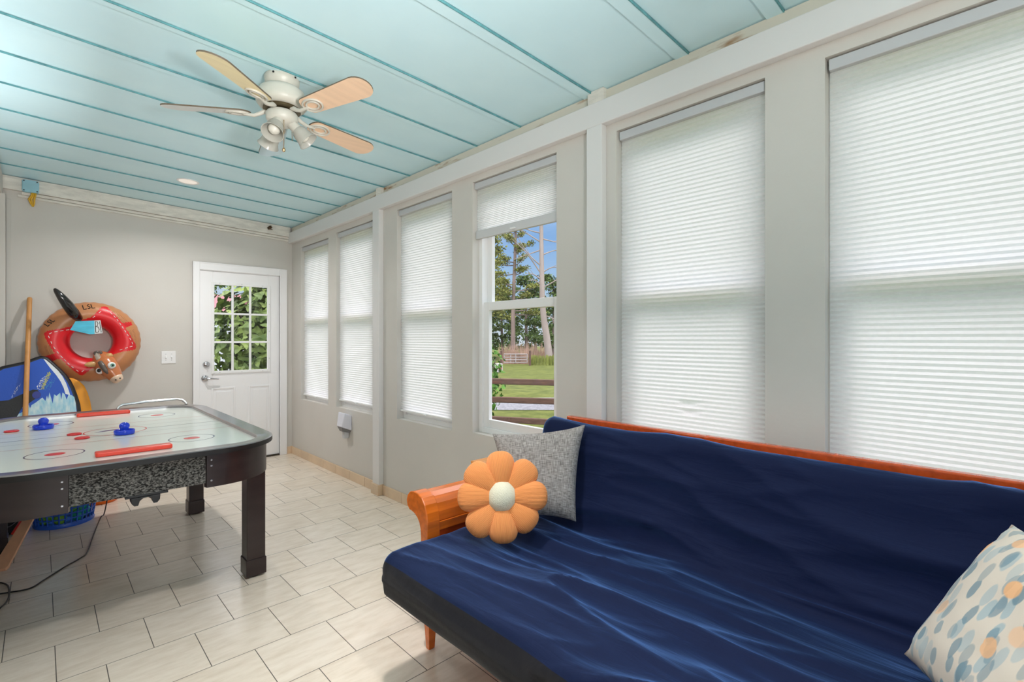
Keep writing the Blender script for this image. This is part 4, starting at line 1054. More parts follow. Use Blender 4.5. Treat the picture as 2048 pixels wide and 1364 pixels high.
def linen():
    m, nt, N, L, b = newmat('grey_linen_weave')
    tc = N.new('ShaderNodeTexCoord'); outs = []
    for sc_ in ((150, 12), (14, 130)):
        mp = N.new('ShaderNodeMapping'); mp.inputs['Scale'].default_value = (sc_[0], sc_[1], 1); L.new(tc.outputs['UV'], mp.inputs['Vector'])
        nz = N.new('ShaderNodeTexNoise'); nz.inputs['Scale'].default_value = 1; nz.inputs['Detail'].default_value = 4; L.new(mp.outputs['Vector'], nz.inputs['Vector']); outs.append(nz.outputs['Fac'])
    ad = N.new('ShaderNodeMath'); ad.operation = 'ADD'; L.new(outs[0], ad.inputs[0]); L.new(outs[1], ad.inputs[1])
    hf = N.new('ShaderNodeMath'); hf.operation = 'MULTIPLY'; hf.inputs[1].default_value = 0.5; L.new(ad.outputs[0], hf.inputs[0])
    rp = N.new('ShaderNodeValToRGB'); rp.color_ramp.elements[0].position = 0.38; rp.color_ramp.elements[1].position = 0.62
    rp.color_ramp.elements[0].color = lin((96, 90, 87)); rp.color_ramp.elements[1].color = lin((178, 171, 166))
    L.new(hf.outputs[0], rp.inputs['Fac']); L.new(rp.outputs['Color'], b.inputs['Base Color']); b.inputs['Roughness'].default_value = 0.9
    bp = N.new('ShaderNodeBump'); bp.inputs['Strength'].default_value = 0.25; L.new(hf.outputs[0], bp.inputs['Height']); L.new(bp.outputs['Normal'], b.inputs['Normal'])
    return m
GL = linen()
gp = empty('throw_pillow', (1.66, 1.55, 0.49), 'square grey woven pillow propped behind the orange flower pillow', 'pillow', 'pillows on the futon')
ob, nn = cushion('pillow_cover', (1.433, 1.563, 0.550), (1.670, 1.352, 0.529), (1.832, 1.430, 0.915), (1.554, 1.765, 0.864), 0.056, GL, gp, pinch=0.10, seed=2)

def cord_mat():
    m, nt, N, L, b = newmat('orange_corduroy')
    b.inputs['Base Color'].default_value = lin((240, 150, 84)); b.inputs['Roughness'].default_value = 0.85
    b.inputs['Sheen Weight'].default_value = 0.35; b.inputs['Sheen Tint'].default_value = lin((255, 210, 170))
    tc = N.new('ShaderNodeTexCoord')
    wv = N.new('ShaderNodeTexWave'); wv.bands_direction = 'Y'; wv.inputs['Scale'].default_value = 62; wv.inputs['Distortion'].default_value = 0.3
    L.new(tc.outputs['Object'], wv.inputs['Vector'])
    bp = N.new('ShaderNodeBump'); bp.inputs['Strength'].default_value = 0.6; bp.inputs['Distance'].default_value = 0.003
    L.new(wv.outputs['Fac'], bp.inputs['Height']); L.new(bp.outputs['Normal'], b.inputs['Normal'])
    return m
CORD = cord_mat()
CREAMK = M('cream_knit', (226, 220, 196), 0.9, bump=(220, 0.5))
fl = empty('flower_pillow', (1.368, 1.495, 0.669), 'orange corduroy flower shaped pillow with cream centre on the futon', 'pillow', 'pillows on the futon')
upv = Vector((0.079, 0.09, 0.301)).normalized(); rv = Vector((0.264, -0.252, -0.020)); rv = (rv - upv * rv.dot(upv)).normalized(); nv = rv.cross(upv).normalized()
if nv.dot(Vector((-1, -1, 0.4))) < 0: nv = -nv
rot = Matrix((rv, upv, nv)).transposed()
fl.rotation_euler = rot.to_euler()
random.seed(5)
for i in range(8):
    a = 2 * PI * i / 8 + math.radians(92) + random.uniform(-0.05, 0.05)
    R_ = 0.182 + random.uniform(-0.006, 0.006)
    m = MB()
    def pet(u, v):
        th, ph = PI * v, 2 * PI * u
        x, y, z = math.cos(th), math.sin(th) * math.cos(ph), math.sin(th) * math.sin(ph)
        rx = R_ / 2 - 0.010
        wd = 0.068 * (0.82 + 0.28 * x)
        yy = wd * math.copysign(abs(y) ** 0.85, y)
        return (R_ / 2 + 0.010 + rx * x, yy, 0.046 * z * (0.85 + 0.15 * x))
    m.grid(pet, 28, 18, cu=True)
    o = m.build('petal', CORD, None, smooth=180)
    o.parent = fl; o.rotation_euler = (0, 0, a); o.location = (0, 0, random.uniform(-0.006, 0.006))
m = MB()
def cen(u, v):
    th, ph = PI * v, 2 * PI * u
    return (0.063 * math.sin(th) * math.cos(ph), 0.067 * math.sin(th) * math.sin(ph), 0.058 * math.cos(th))
m.grid(cen, 32, 16, cu=True); o = m.build('flower_centre', CREAMK, None, smooth=180); o.parent = fl

def floral():
    m, nt, N, L, b = newmat('floral_print_cotton')
    tc = N.new('ShaderNodeTexCoord'); cur = None
    base = lin((214, 201, 187))
    col = N.new('ShaderNodeRGB'); col.outputs[0].default_value = base; cur = col.outputs[0]
    def layer(scale, rotz, strx, size, soft, colr, keep, seedv, noisecol=None):
        nonlocal cur
        mp = N.new('ShaderNodeMapping'); mp.inputs['Scale'].default_value = (scale * strx, scale, 1); mp.inputs['Rotation'].default_value = (0, 0, rotz); mp.inputs['Location'].default_value = (seedv, seedv * 0.7, 0)
        L.new(tc.outputs['UV'], mp.inputs['Vector'])
        nz = N.new('ShaderNodeTexNoise'); nz.inputs['Scale'].default_value = 3; L.new(mp.outputs['Vector'], nz.inputs['Vector'])
        ml = N.new('ShaderNodeMix'); ml.data_type = 'VECTOR'; ml.inputs[0].default_value = 0.10; L.new(mp.outputs['Vector'], ml.inputs[4]); L.new(nz.outputs['Color'], ml.inputs[5])
        vo = N.new('ShaderNodeTexVoronoi'); vo.voronoi_dimensions = '2D'; vo.inputs['Scale'].default_value = 1.0; vo.inputs['Randomness'].default_value = 0.8; L.new(ml.outputs[1], vo.inputs['Vector'])
        mr = N.new('ShaderNodeMapRange'); mr.inputs[1].default_value = size; mr.inputs[2].default_value = size - soft; mr.inputs[3].default_value = 0; mr.inputs[4].default_value = 1; L.new(vo.outputs['Distance'], mr.inputs[0])
        sp = N.new('ShaderNodeSeparateColor'); L.new(vo.outputs['Color'], sp.inputs[0])
        gt = N.new('ShaderNodeMath'); gt.operation = 'LESS_THAN'; gt.inputs[1].default_value = keep; L.new(sp.outputs[0], gt.inputs[0])
        mu = N.new('ShaderNodeMath'); mu.operation = 'MULTIPLY'; L.new(mr.outputs[0], mu.inputs[0]); L.new(gt.outputs[0], mu.inputs[1])
        vr = N.new('ShaderNodeMath'); vr.operation = 'MULTIPLY_ADD'; L.new(sp.outputs[1], vr.inputs[0]); vr.inputs[1].default_value = 0.5; vr.inputs[2].default_value = 0.45
        m3 = N.new('ShaderNodeMath'); m3.operation = 'MULTIPLY'; L.new(mu.outputs[0], m3.inputs[0]); L.new(vr.outputs[0], m3.inputs[1])
        mx = N.new('ShaderNodeMix'); mx.data_type = 'RGBA'; L.new(m3.outputs[0], mx.inputs[0]); L.new(cur, mx.inputs[6]); mx.inputs[7].default_value = lin(colr); cur = mx.outputs[2]
    layer(5.2, 0.9, 2.6, 0.36, 0.05, (166, 180, 184), 0.8, 3.1)
    layer(5.0, -0.5, 2.7, 0.33, 0.05, (104, 134, 148), 0.6, 7.7)
    layer(6.5, 2.2, 2.0, 0.30, 0.05, (122, 148, 160), 0.5, 1.3)
    layer(4.6, 0.2, 1.15, 0.24, 0.04, (240, 178, 122), 0.55, 5.2)
    L.new(cur, b.inputs['Base Color']); b.inputs['Roughness'].default_value = 0.9
    return m
fp = empty('throw_pillow', (1.45, 0.02, 0.5), 'cream pillow printed with blue leaves and orange blossoms', 'pillow', 'pillows on the futon')
FLO = floral()
BL, TL = Vector((1.586, 0.219, 0.515)), Vector((1.712, 0.030, 0.862)); BR = BL + Vector((-0.36, -0.225, 0.004)); TR = TL + Vector((-0.36, -0.225, 0.0))
# seen face looks to +Y / up: corners ordered so that the normal points at the viewer
ob, nn = cushion('pillow_cover', BL, BR, TR, TL, 0.062, FLO, fp, pinch=0.045, seed=9, n=40)
PIPE = M('taupe_piping', (170, 152, 140), 0.8)
def edgept(t_):
    a = 2 * t_ - 1
    # pinch at the left edge
    sh = 0.045 * (1 - a * a) / 2
    p = (BL.lerp(TL, t_)); return p + (BR - BL) * sh
m = MB(); m.tube([edgept(i / 24) for i in range(25)], 0.0035, 8); m.build('piping', PIPE, fp, smooth=180)

# side table between the futon arm and the wall
tbl = empty('side_table', (1.95, 2.09, 0), 'small orange wood side table tucked behind the futon arm by the wall', 'side table')
m = MB(); m.box(1.824, 2.080, 1.925, 2.264, 0.585, 0.602); m.build('table_top', M('pale_orange_wood', (226, 150, 78), 0.2, var=(8, 0.1), stretch=(6, 0.6, 6), coat=0.3), tbl, bevel=0.003)
m = MB(); m.box(1.845, 2.062, 1.945, 2.245, 0.545, 0.585); m.build('table_apron', M('dark_table_frame', (40, 30, 24), 0.5), tbl)
for (xx, yy) in ((1.845, 1.945), (2.032, 1.945), (1.845, 2.215), (2.032, 2.215)):
    m = MB(); m.box(xx, xx + 0.03, yy, yy + 0.03, 0.0, 0.545); m.build('leg', bpy.data.materials['dark_table_frame'], tbl, bevel=0.002)

# ------------------------------------------------------------------ outdoors
GZ = -0.55
def ground_mat(name, c1, c2, sc_, c3=None):
    m, nt, N, L, b = newmat(name)
    tc = N.new('ShaderNodeTexCoord')
    nz = N.new('ShaderNodeTexNoise'); nz.inputs['Scale'].default_value = sc_; nz.inputs['Detail'].default_value = 10; nz.inputs['Roughness'].default_value = 0.7
    L.new(tc.outputs['Object'], nz.inputs['Vector'])
    rp = N.new('ShaderNodeValToRGB'); rp.color_ramp.elements[0].position = 0.35; rp.color_ramp.elements[1].position = 0.65
    rp.color_ramp.elements[0].color = lin(c1); rp.color_ramp.elements[1].color = lin(c2)
    L.new(nz.outputs['Fac'], rp.inputs['Fac']); L.new(rp.outputs['Color'], b.inputs['Base Color']); b.inputs['Roughness'].default_value = 0.95; b.inputs['Specular IOR Level'].default_value = 0.1
    bp = N.new('ShaderNodeBump'); bp.inputs['Strength'].default_value = 0.5; bp.inputs['Distance'].default_value = 0.05; L.new(nz.outputs['Fac'], bp.inputs['Height']); L.new(bp.outputs['Normal'], b.inputs['Normal'])
    return m
g = MB(); g.add([(-60, -60, GZ), (90, -60, GZ), (90, 90, GZ), (-60, 90, GZ)], [(0, 1, 2, 3)])
tag(g.build('lawn', ground_mat('grass_ground', (66, 76, 36), (98, 104, 54), 2.5)), kind='structure')
g = MB(); g.add([out(12.95, -14, GZ + 0.012), out(12.85, 14, GZ + 0.012), out(15.6, 14, GZ + 0.012), out(15.6, -14, GZ + 0.012)], [(0, 1, 2, 3)])
tag(g.build('gravel_driveway', ground_mat('pale_gravel', (92, 94, 99), (134, 136, 142), 14)), kind='structure')
g = MB(); g.box(XL - 0.2, WT + 0.02, YR - 0.2, YB + 0.17, GZ - 0.05, -0.06)
tag(g.build('foundation', M('grey_block', (150, 146, 140), 0.9)), kind='structure')
# split rail fence
fe = empty('split_rail_fence', out(9.6, 0, GZ), 'weathered brown three-rail split fence across the lawn', 'fence')
RAIL = M('weathered_fence_wood', (84, 62, 52), 0.9, bump=(14, 0.6), var=(5, 0.2), stretch=(1, 1, 8))
def fd(l): return 9.78 - 0.34 * l
for (z0, dz) in ((0.465, 0.0), (0.100, -0.012), (-0.295, 0.0)):
    for (l0, l1) in ((-4.2, -1.6), (-1.6, 1.6), (1.6, 4.4)):
        a, b_ = out(fd(l0), l0, z0 + dz), out(fd(l1), l1, z0 - dz + 0.01)
        u = (b_ - a) / 2; v = Vector((u.y, -u.x, 0)).normalized() * 0.035
        m = MB(); m.obox((a + b_) / 2, u * 1.01, v, Vector((0, 0, 0.058))); m.build('rail', RAIL, fe, bevel=0.015)
for l0 in (-4.2, -1.6, 1.6, 4.4):
    p = out(fd(l0), l0, 0); m = MB(); m.box(p.x - 0.07, p.x + 0.07, p.y - 0.07, p.y + 0.07, GZ, 0.66); m.build('fence_post', RAIL, fe, bevel=0.015)
# field gate
gt = empty('field_gate', out(34.5, 0.25, GZ), 'grey pipe field gate at the far edge of the lawn', 'gate')
GM = M('galvanised_pipe', (140, 132, 130), 0.6)
m = MB()
for z in (0.22, 0.40, 0.58, 0.80): m.tube([out(34.5, -0.55, GZ + z), out(34.6, 1.05, GZ + z)], 0.032, 6)
for l0 in (-0.55, -0.1, 0.25, 1.05): m.tube([out(34.55, l0, GZ + 0.2), out(34.55, l0, GZ + 0.82)], 0.032, 6)
m.build('gate_panel', GM, gt)
for l0 in (-0.75, 1.25):
    m = MB(); m.tube([out(34.6, l0, GZ), out(34.6, l0, GZ + 1.05)], 0.08, 8); m.build('gate_post', RAIL, gt)
rb = empty('red_mailbox', out(27.5, -0.80, GZ), 'small red and white roadside box on the lawn beside the shrub', 'box')
p = out(27.5, -0.78, GZ)
m = MB(); m.box(p.x - 0.16, p.x + 0.16, p.y - 0.16, p.y + 0.16, GZ + 0.18, GZ + 0.44); m.build('box_body', M('dark_red_paint', (160, 40, 56), 0.6), rb)
m = MB(); m.box(p.x - 0.18, p.x + 0.18, p.y - 0.18, p.y + 0.18, GZ + 0.44, GZ + 0.50); m.box(p.x - 0.18, p.x - 0.13, p.y - 0.18, p.y + 0.18, GZ, GZ + 0.44); m.box(p.x + 0.13, p.x + 0.18, p.y - 0.18, p.y + 0.18, GZ, GZ + 0.44); m.build('box_frame', M('dull_white_paint', (170, 166, 164), 0.6), rb)

LEAFG = [M('pine_needles', (120, 122, 66), 0.85, spec=0.1, var=(1.2, 0.3)), M('dark_conifer', (76, 92, 50), 0.85, spec=0.1, var=(0.8, 0.35)), M('shrub_leaf', (74, 118, 40), 0.6, spec=0.2, var=(1.5, 0.35)), M('fig_leaf', (62, 84, 36), 0.5, spec=0.3, var=(3.5, 0.35), col2=(128, 146, 76))]
BARK = M('pine_bark', (112, 96, 88), 0.95, bump=(6, 0.8), var=(3, 0.25), stretch=(1, 1, 0.3))
BARE = M('bare_grey_bark', (134, 122, 114), 0.95, bump=(6, 0.6), var=(2, 0.15), stretch=(1, 1, 0.2))
def leaves(m, c0, rad_, n, size, flat=0.7, shell=0.5):
    c0 = Vector(c0)
    for _ in range(n):
        d_ = Vector((random.gauss(0, 1), random.gauss(0, 1), random.gauss(0, 1))).normalized()
        q_ = shell + (1 - shell) * random.random()
        p = c0 + Vector((d_.x * rad_[0], d_.y * rad_[1], d_.z * rad_[2])) * q_
        a = Vector((random.gauss(0, 1), random.gauss(0, 1), random.gauss(0, flat))).normalized(); b_ = a.cross(Vector((random.gauss(0, 1), random.gauss(0, 1), random.gauss(0, 1)))).normalized()
        s1, s2 = size * random.uniform(0.6, 1.3), size * random.uniform(0.3, 0.6)
        m.add([p - a * s1, p - b_ * s2, p + a * s1, p + b_ * s2], [(0, 1, 2, 3)])
random.seed(11)
# the tall pine left of the bare trunk
def trunk(path, r0, r1, mat, name, parent):
    P = spline(path, 6); m = MB(); m.tube(P, [r0 + (r1 - r0) * i / (len(P) - 1) for i in range(len(P))], 10); return m.build(name, mat, parent, smooth=60)
pt_ = empty('pine_tree', out(38.6, 0.08, GZ), 'tall pine with tufted olive branches in the uncovered window, left of the bare trunk', 'tree', 'trees beyond the fence')
tk = trunk([out(38.6, 0.10, GZ), out(38.6, 0.08, 3), out(38.6, 0.16, 6), out(38.6, 0.28, 9.5), out(38.6, 0.2, 12.5)], 0.20, 0.06, BARK, 'trunk', pt_)
m = MB(); br = MB()
for i in range(34):
    z = 3.2 + 9.0 * (i / 34) + random.uniform(-0.3, 0.3); sgn = random.choice((-1, 1)); ln = random.uniform(0.6, 2.3) * (1.15 - 0.03 * i)
    s0 = out(38.6, 0.15, z); e0 = out(38.6 + random.uniform(-1.2, 1.2), 0.15 + sgn * ln, z + random.uniform(0.1, 0.7))
    br.tube([s0, (s0 + e0) / 2 - Vector((0, 0, 0.1)), e0], [0.05, 0.035, 0.015], 5)
    for t_ in (0.55, 0.8, 1.0): leaves(m, s0.lerp(e0, t_) + Vector((0, 0, 0.1)), (0.42, 0.42, 0.26), 60, 0.10, shell=0.1)
m.build('crown', LEAFG[0], pt_); br.build('branches', BARK, pt_)
# the bare tree
dt = empty('bare_tree', out(36, 2.6, GZ), 'tall dead tree with pale bare trunk in the uncovered window', 'tree', 'trees beyond the fence')
trunk([out(36, 2.75, GZ), out(36, 2.55, 1.2), out(36, 2.25, 3.4), out(36, 2.17, 6), out(36, 2.12, 10), out(36, 2.05, 13.5)], 0.30, 0.09, BARE, 'trunk', dt)
m = MB()
for (z, sgn, ln, rise) in ((9.0, -1, 1.8, 0.7), (8.3, -1, 2.6, 1.6), (8.6, 1, 1.6, -0.4), (7.8, -1, 2.0, -0.7), (7.4, 1, 1.9, 0.4), (6.6, -1, 1.7, 1.9), (6.0, -1, 2.2, 2.6), (5.6, -1, 1.2, 0.4), (6.1, 1, 1.5, 0.3), (5.0, 1, 1.6, 0.9), (9.6, 1, 1.1, 1.5), (10.2, -1, 1.3, 0.2), (5.2, -1, 1.0, 0.3), (10.8, 1, 1.4, 1.2), (3.0, 1, 1.4, -0.7), (11.5, -1, 1.5, 1.0)):
    s0 = out(36, 2.15, z); e0 = out(36 + random.uniform(-0.6, 0.6), 2.15 + sgn * ln, z + rise); md = (s0 + e0) / 2 + Vector((0, 0, random.uniform(-0.25, 0.25)))
    P = spline([s0, md, e0], 5); m.tube(P, [0.06 - 0.045 * i / (len(P) - 1) for i in range(len(P))], 6)
    for t_ in (0.5, 0.75):
        s1 = P[int(t_ * (len(P) - 1))]; e1 = s1 + (e0 - s0) * 0.3 + Vector((0, 0, random.uniform(-0.5, 0.6))); m.tube([s1, e1], [0.022, 0.008], 5)
m.build('branches', BARE, dt)
# second pine, small part at the left of the window
def conifer(d_, l_, h, wdt, mi, label, dens=1.0, zlow=0.5):
    e = empty('evergreen_tree', out(d_, l_, GZ), label, 'tree', 'trees beyond the fence')
    trunk([out(d_, l_, GZ), out(d_, l_ + random.uniform(-0.2, 0.2), h * 0.5), out(d_, l_, h * 0.95)], 0.17, 0.04, BARK, 'trunk', e)
    m = MB()
    nb = int(44 * dens)
    for i in range(nb):
        t_ = i / nb; z = zlow + (h - zlow) * t_; rr = wdt * (1.05 - 0.75 * t_) * random.uniform(0.5, 1.0); a = random.uniform(0, 2 * PI)
        p = out(d_ + rr * 0.6 * math.sin(a), l_ + rr * math.cos(a), z)
        leaves(m, p, (0.85, 0.85, 0.38), int(70), 0.17, shell=0.1)
    m.build('crown', LEAFG[mi], e)
LABT = [(46, -3.3, 8.5, 2.6, 'dense green evergreen seen left of the tall pine'), (44, 1.3, 7.0, 2.6, 'bushy dark evergreen behind the field gate'), (47, 3.9, 7.4, 2.8, 'dark evergreen behind the bare trunk, to its right'), (50, -0.9, 6.4, 2.4, 'low dark evergreen directly behind the tall pine trunk'),
        (61, 2.9, 8.2, 2.8, 'dark evergreen farthest back, between the pine and the bare trunk'), (61, -4.0, 8.0, 2.8, 'dark evergreen farthest back, at the left of the uncovered window')]
for (d_, l_, h, wd_, lb) in LABT: conifer(d_, l_, h, wd_, 1, lb)
conifer(42.5, -1.9, 11.5, 1.5, 0, 'second olive pine at the left edge of the uncovered window', 1.0, 3.0)
conifer(52, 6.9, 8.0, 3.0, 1, 'evergreen at the right of the far treeline, beyond the bare trunk')
conifer(52, -6.9, 8.0, 3.0, 1, 'evergreen at the left of the far treeline')
# dry reeds and yellow weeds
m = MB()
for i in range(900):
    l_ = random.uniform(-0.9, 2.5); d_ = random.uniform(36.7, 37.5); h = random.uniform(0.5, 1.25) * random.uniform(0.8, 1.45)
    p = out(d_, l_, GZ); q_ = p + Vector((random.uniform(-0.2, 0.2), random.uniform(-0.2, 0.2), h)); w_ = Vector((0.7, -0.7, 0)) * random.uniform(0.008, 0.022)
    m.add([p - w_, p + w_, q_ + w_ * 0.4, q_ - w_ * 0.4], [(0, 1, 2, 3)])
tag(m.build('reeds', M('dry_reed', (150, 122, 104), 0.9, var=(1, 0.3))), 'tall dry brown reeds behind the field gate', 'reeds', kind='stuff')
m = MB()
for i in range(500):
    l_ = random.uniform(1.3, 3.6); d_ = random.uniform(34.85, 35.3); p = out(d_, l_, GZ); h = random.uniform(0.2, 0.75)
    q_ = p + Vector((random.uniform(-0.15, 0.15), random.uniform(-0.15, 0.15), h)); w_ = Vector((0.7, -0.7, 0)) * 0.03
    m.add([p - w_, p + w_, q_ + w_ * 0.5, q_ - w_ * 0.5], [(0, 1, 2, 3)])
tag(m.build('weeds', M('yellow_green_weed', (112, 118, 50), 0.9, var=(1, 0.25))), 'yellow green weeds at the foot of the bare tree', 'weeds', kind='stuff')
# shrub at the left edge of the open window
def leafy(name, c0, rads, n, size, mi, label, cat, group=None, lobes=3, stems=6):
    e = empty(name, (c0[0], c0[1], GZ), label, cat, group)
    m = MB(); c0 = Vector(c0)
    for _ in range(n):
        d_ = Vector((random.gauss(0, 1), random.gauss(0, 1), random.gauss(0, 1))).normalized(); q_ = random.uniform(0.45, 1.0)
        p = c0 + Vector((d_.x * rads[0], d_.y * rads[1], d_.z * rads[2])) * q_
        nrm_ = (d_ + Vector((random.gauss(0, 0.5), random.gauss(0, 0.5), random.gauss(0.4, 0.5)))).normalized(); a = nrm_.cross(Vector((random.gauss(0, 1), random.gauss(0, 1), random.gauss(0, 1)))).normalized(); b_ = nrm_.cross(a)
        s1 = size * random.uniform(0.6, 1.2); pts = []
        nn_ = 4 * lobes
        for i in range(nn_):
            an = 2 * PI * i / nn_; rr = s1 * (0.62 + 0.38 * math.cos(lobes * an)); rr = max(rr, s1 * 0.42)
            pts.append(p + a * rr * math.cos(an) + b_ * rr * math.sin(an) + nrm_ * 0.10 * s1 * math.cos(2 * an))
        m.add(pts, [tuple(range(nn_))])
    m.build('foliage', LEAFG[mi], e)
    m = MB()
    for i in range(stems):
        a = 2 * PI * i / stems; m.tube(spline([(c0.x, c0.y, GZ), (c0.x + 0.2 * rads[0] * math.cos(a), c0.y + 0.2 * rads[1] * math.sin(a), c0.z - 0.3 * rads[2]), (c0.x + 0.6 * rads[0] * math.cos(a), c0.y + 0.6 * rads[1] * math.sin(a), c0.z + 0.4 * rads[2])], 4), [0.03, 0.028, 0.026, 0.024, 0.022, 0.02, 0.017, 0.014, 0.01], 6)
    m.build('stems', BARK, e)
p = out(10.9, -0.66, 0.50)
leafy('garden_shrub', p, (0.55, 0.55, 0.98), 520, 0.085, 2, 'leafy green shrub just past the rail fence at the left of the uncovered window', 'shrub', lobes=1)
p = out(8.3, -4.05, 1.15)
leafy('fig_bush', p, (0.95, 0.95, 1.55), 2300, 0.115, 3, 'large leaved fig bush filling the door window', 'shrub', lobes=3, stems=9)
# shed beyond the door
sh = empty('garden_shed', out(19.5, -12.0, GZ), 'white outbuilding with faded red roof seen through the door window', 'building')
p = out(20, -12.6, 0); fx, fy = Vector((0.69, 0.7238, 0)), Vector((0.7238, -0.69, 0))
m = MB(); m.obox(p + Vector((0, 0, (GZ + 2.25) / 2)), fy * 1.9, fx * 1.6, Vector((0, 0, (2.25 - GZ) / 2))); m.build('shed_wall', M('white_siding', (176, 178, 186), 0.7), sh)
m = MB(); m.prism([(-1.8, 2.25), (1.8, 2.25), (0, 3.1)], 4.1, (p - fy * 2.05, fx, (0, 0, 1), fy)); m.build('shed_roof', M('faded_red_roof', (136, 86, 92), 0.8), sh)
for (d_, l_, h, lb) in ((31, -19.5, 8, 'grey brown tree rising over the shed roof'), (30, -12.2, 9, 'tree behind the fig bush in the door window')):
    conifer(d_, l_, h, 2.6, 1, lb, 1.2)

# ------------------------------------------------------------------ sky, sun and lamps
wd = bpy.data.worlds.new('sky'); SC.world = wd; wd.use_nodes = True
N, L = wd.node_tree.nodes, wd.node_tree.links
bgn = N['Background']
tc = N.new('ShaderNodeTexCoord'); sp = N.new('ShaderNodeSeparateXYZ'); L.new(tc.outputs['Generated'], sp.inputs[0])
rp = N.new('ShaderNodeValToRGB'); e = rp.color_ramp.elements
e[0].position = 0.0; e[0].color = (0.80, 0.88, 0.98, 1)
e[1].position = 0.45; e[1].color = (1.0, 0.93, 0.95, 1)
for pos, colr in ((0.06, (0.58, 0.78, 1.0, 1)), (0.20, (0.30, 0.54, 0.95, 1)), (0.30, (0.50, 0.68, 0.95, 1))):
    q_ = e.new(pos); q_.color = colr
L.new(sp.outputs['Z'], rp.inputs['Fac'])
nz = N.new('ShaderNodeTexNoise'); nz.inputs['Scale'].default_value = 3.5; nz.inputs['Detail'].default_value = 6; L.new(tc.outputs['Generated'], nz.inputs['Vector'])
cm = N.new('ShaderNodeMapRange'); cm.inputs[1].default_value = 0.52; cm.inputs[2].default_value = 0.75; L.new(nz.outputs['Fac'], cm.inputs[0])
mx = N.new('ShaderNodeMix'); mx.data_type = 'RGBA'; L.new(cm.outputs[0], mx.inputs[0]); L.new(rp.outputs['Color'], mx.inputs[6]); mx.inputs[7].default_value = (0.96, 0.95, 0.99, 1)
st_ = N.new('ShaderNodeMapRange'); st_.inputs[1].default_value = 0.22; st_.inputs[2].default_value = 0.55; st_.inputs[3].default_value = 0.76; st_.inputs[4].default_value = 3.45; L.new(sp.outputs['Z'], st_.inputs[0])
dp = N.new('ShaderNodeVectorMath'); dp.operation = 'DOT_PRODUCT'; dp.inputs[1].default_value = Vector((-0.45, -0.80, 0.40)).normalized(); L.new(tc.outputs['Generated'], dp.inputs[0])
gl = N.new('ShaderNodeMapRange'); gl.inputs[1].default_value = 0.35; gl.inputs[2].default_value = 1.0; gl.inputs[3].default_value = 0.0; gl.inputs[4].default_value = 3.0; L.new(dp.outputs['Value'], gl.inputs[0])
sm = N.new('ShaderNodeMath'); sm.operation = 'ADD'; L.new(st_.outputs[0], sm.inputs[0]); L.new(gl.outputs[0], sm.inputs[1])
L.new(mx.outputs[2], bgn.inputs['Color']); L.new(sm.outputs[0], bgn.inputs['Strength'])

def light(name, kind, loc, rot, energy, color=(1, 1, 1), **kw):
    l = bpy.data.lights.new(name, kind); l.energy = energy; l.color = color
    for k_, v_ in kw.items(): setattr(l, k_, v_)
    o = bpy.data.objects.new(name, l); COL.objects.link(o); o.location = loc; o.rotation_euler = rot; return o
sun = light('sun', 'SUN', (0, 0, 10), (0, 0, 0), 0.38, (1.0, 0.95, 0.88), angle=math.radians(6))
sun.rotation_euler = Vector((1.0, 0.12, -0.95)).to_track_quat('-Z', 'Y').to_euler()
LC = (1.0, 0.965, 0.945)
light('ceiling_lamp_and_fill', 'AREA', (0.895, 4.872, ceil_z(0.895) - 0.012), (0, 0, 0), 13.5, LC, shape='DISK', size=0.13, spread=math.radians(150))      # in the recessed light
for (xx, yy, en) in ((0.85, 1.55, 7.4), (0.85, 0.35, 6.0)):                                                              # unseen downlights added to brighten the near end of the room
    light('ceiling_lamp_and_fill', 'AREA', (xx, yy, ceil_z(xx) - 0.012), (0, 0, 0), en, LC, shape='DISK', size=0.13, spread=math.radians(95))
# two unseen half-round uplighters added on the left wall as fill
for (yy, en, lb) in ((3.6, 27, 'added white half round fill light, unseen on the left wall beside the game table'), (2.2, 13, 'added white half round fill light, unseen on the left wall nearer the viewpoint')):
    ws = empty('added_wall_light', (XL, yy, 1.38), lb, 'wall light', 'added fill lights on the left wall')
    m = MB(); m.lathe([(0.01, 1.33), (0.05, 1.34), (0.085, 1.38), (0.095, 1.425), (0.088, 1.425), (0.078, 1.385), (0.045, 1.35), (0, 1.345)], 28, (XL + 0.005, yy, 0), a0=-PI, a1=PI); m.v = [(max(v[0], XL + 0.001), v[1], v[2]) for v in m.v]; m.build('bowl', WHITEP, ws, smooth=60)
    m = MB(); m.box(XL, XL + 0.012, yy - 0.05, yy + 0.05, 1.29, 1.43); m.build('back_plate', WHITEP, ws, bevel=0.003)
    light('added_wall_fill', 'AREA', (XL + 0.06, yy, 1.45), (math.radians(180), math.radians(-60), 0), en, LC, shape='DISK', size=0.08, spread=math.radians(170))
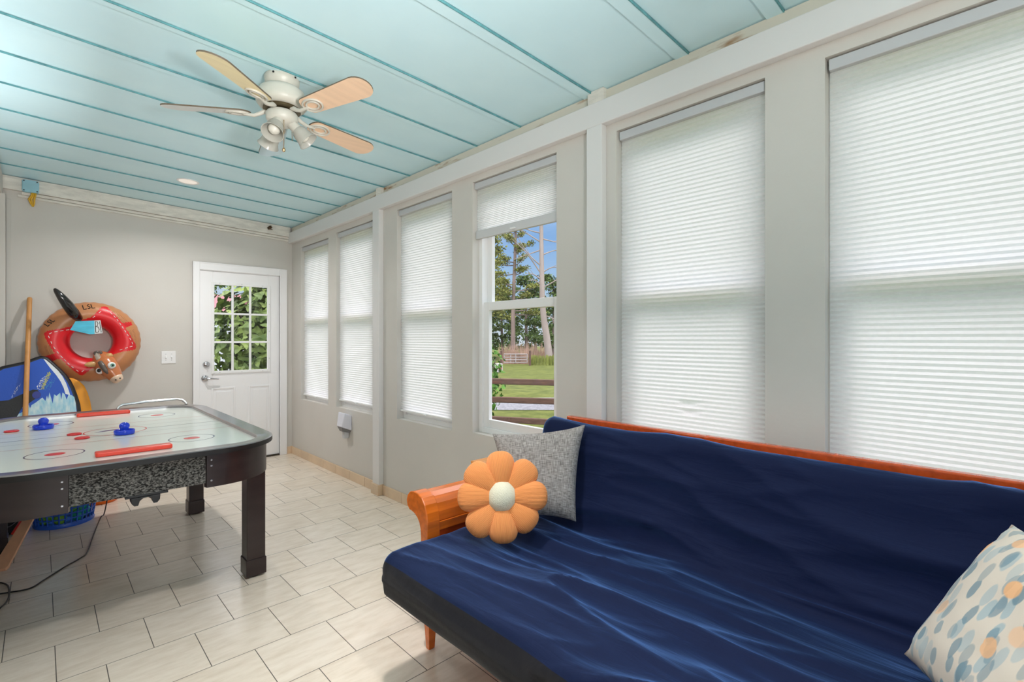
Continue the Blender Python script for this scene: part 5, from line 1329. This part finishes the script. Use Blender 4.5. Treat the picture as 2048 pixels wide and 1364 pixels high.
# unseen floor lamp added behind the camera to wash the ceiling
up_ = empty('added_floor_lamp', (0.5, -0.5, 0), 'slim black uplighter floor lamp added as unseen fill behind the viewpoint', 'floor lamp')
m = MB(); m.lathe([(0, 0.0), (0.13, 0.0), (0.13, 0.012), (0.02, 0.022), (0.012, 0.03)], 32, up_.location); m.build('base', BLACKP, up_, smooth=40)
m = MB(); m.tube([(0.5, -0.5, 0.02), (0.5, -0.5, 1.66)], 0.011, 12); m.build('pole', BLACKP, up_, smooth=60)
m = MB(); m.lathe([(0.012, 1.64), (0.06, 1.655), (0.175, 1.70), (0.18, 1.74), (0.172, 1.74), (0.165, 1.71), (0.05, 1.668), (0, 1.665)], 36, up_.location); m.build('lamp_bowl', BLACKP, up_, smooth=40)
light('added_uplight', 'AREA', (0.5, -0.5, 1.755), (math.radians(155), 0, 0), 21, LC, shape='DISK', size=0.3)
hdir = Vector((0, math.sin(math.radians(110)), -math.cos(math.radians(110))))
m = MB(); m.lathe([(0.03, -0.20), (0.05, -0.17), (0.155, -0.03), (0.16, -0.01), (0.15, -0.01), (0.04, -0.15), (0, -0.16)], 32, (0.5, -0.25, 1.50), hdir); m.tube([(0.5, -0.5, 1.42), (0.5, -0.44, 1.43)], 0.010, 10); m.build('lamp_head', BLACKP, up_, smooth=40)
light('added_head_fill', 'AREA', (0.5, -0.25, 1.50), (math.radians(110), 0, 0), 13, LC, shape='DISK', size=0.28, spread=math.radians(90))  # extra head added as fill, aimed towards the back wall

# ------------------------------------------------------------------ camera
cam = bpy.data.cameras.new('camera'); co = bpy.data.objects.new('camera', cam); COL.objects.link(co)
cam.sensor_width = 36.0; cam.lens = 989.53 / 2048 * 36.0; cam.shift_y = -4.32 / 2048; cam.clip_start = 0.05; cam.clip_end = 300
co.location = (0, 0, 1.3156); co.rotation_euler = (PI / 2, 0, -0.7614)
SC.camera = co

SC.view_settings.view_transform = 'Standard'; SC.view_settings.look = 'None'
SC.view_settings.gamma = 1.0; SC.view_settings.use_curve_mapping = False
SC.view_settings.exposure = 0.22
cy_ = SC.cycles
cy_.use_denoising = True
cy_.max_bounces = 10; cy_.diffuse_bounces = 6; cy_.glossy_bounces = 4; cy_.transparent_max_bounces = 16; cy_.transmission_bounces = 6
cy_.caustics_reflective = False; cy_.caustics_refractive = False
cy_.sample_clamp_indirect = 6.0
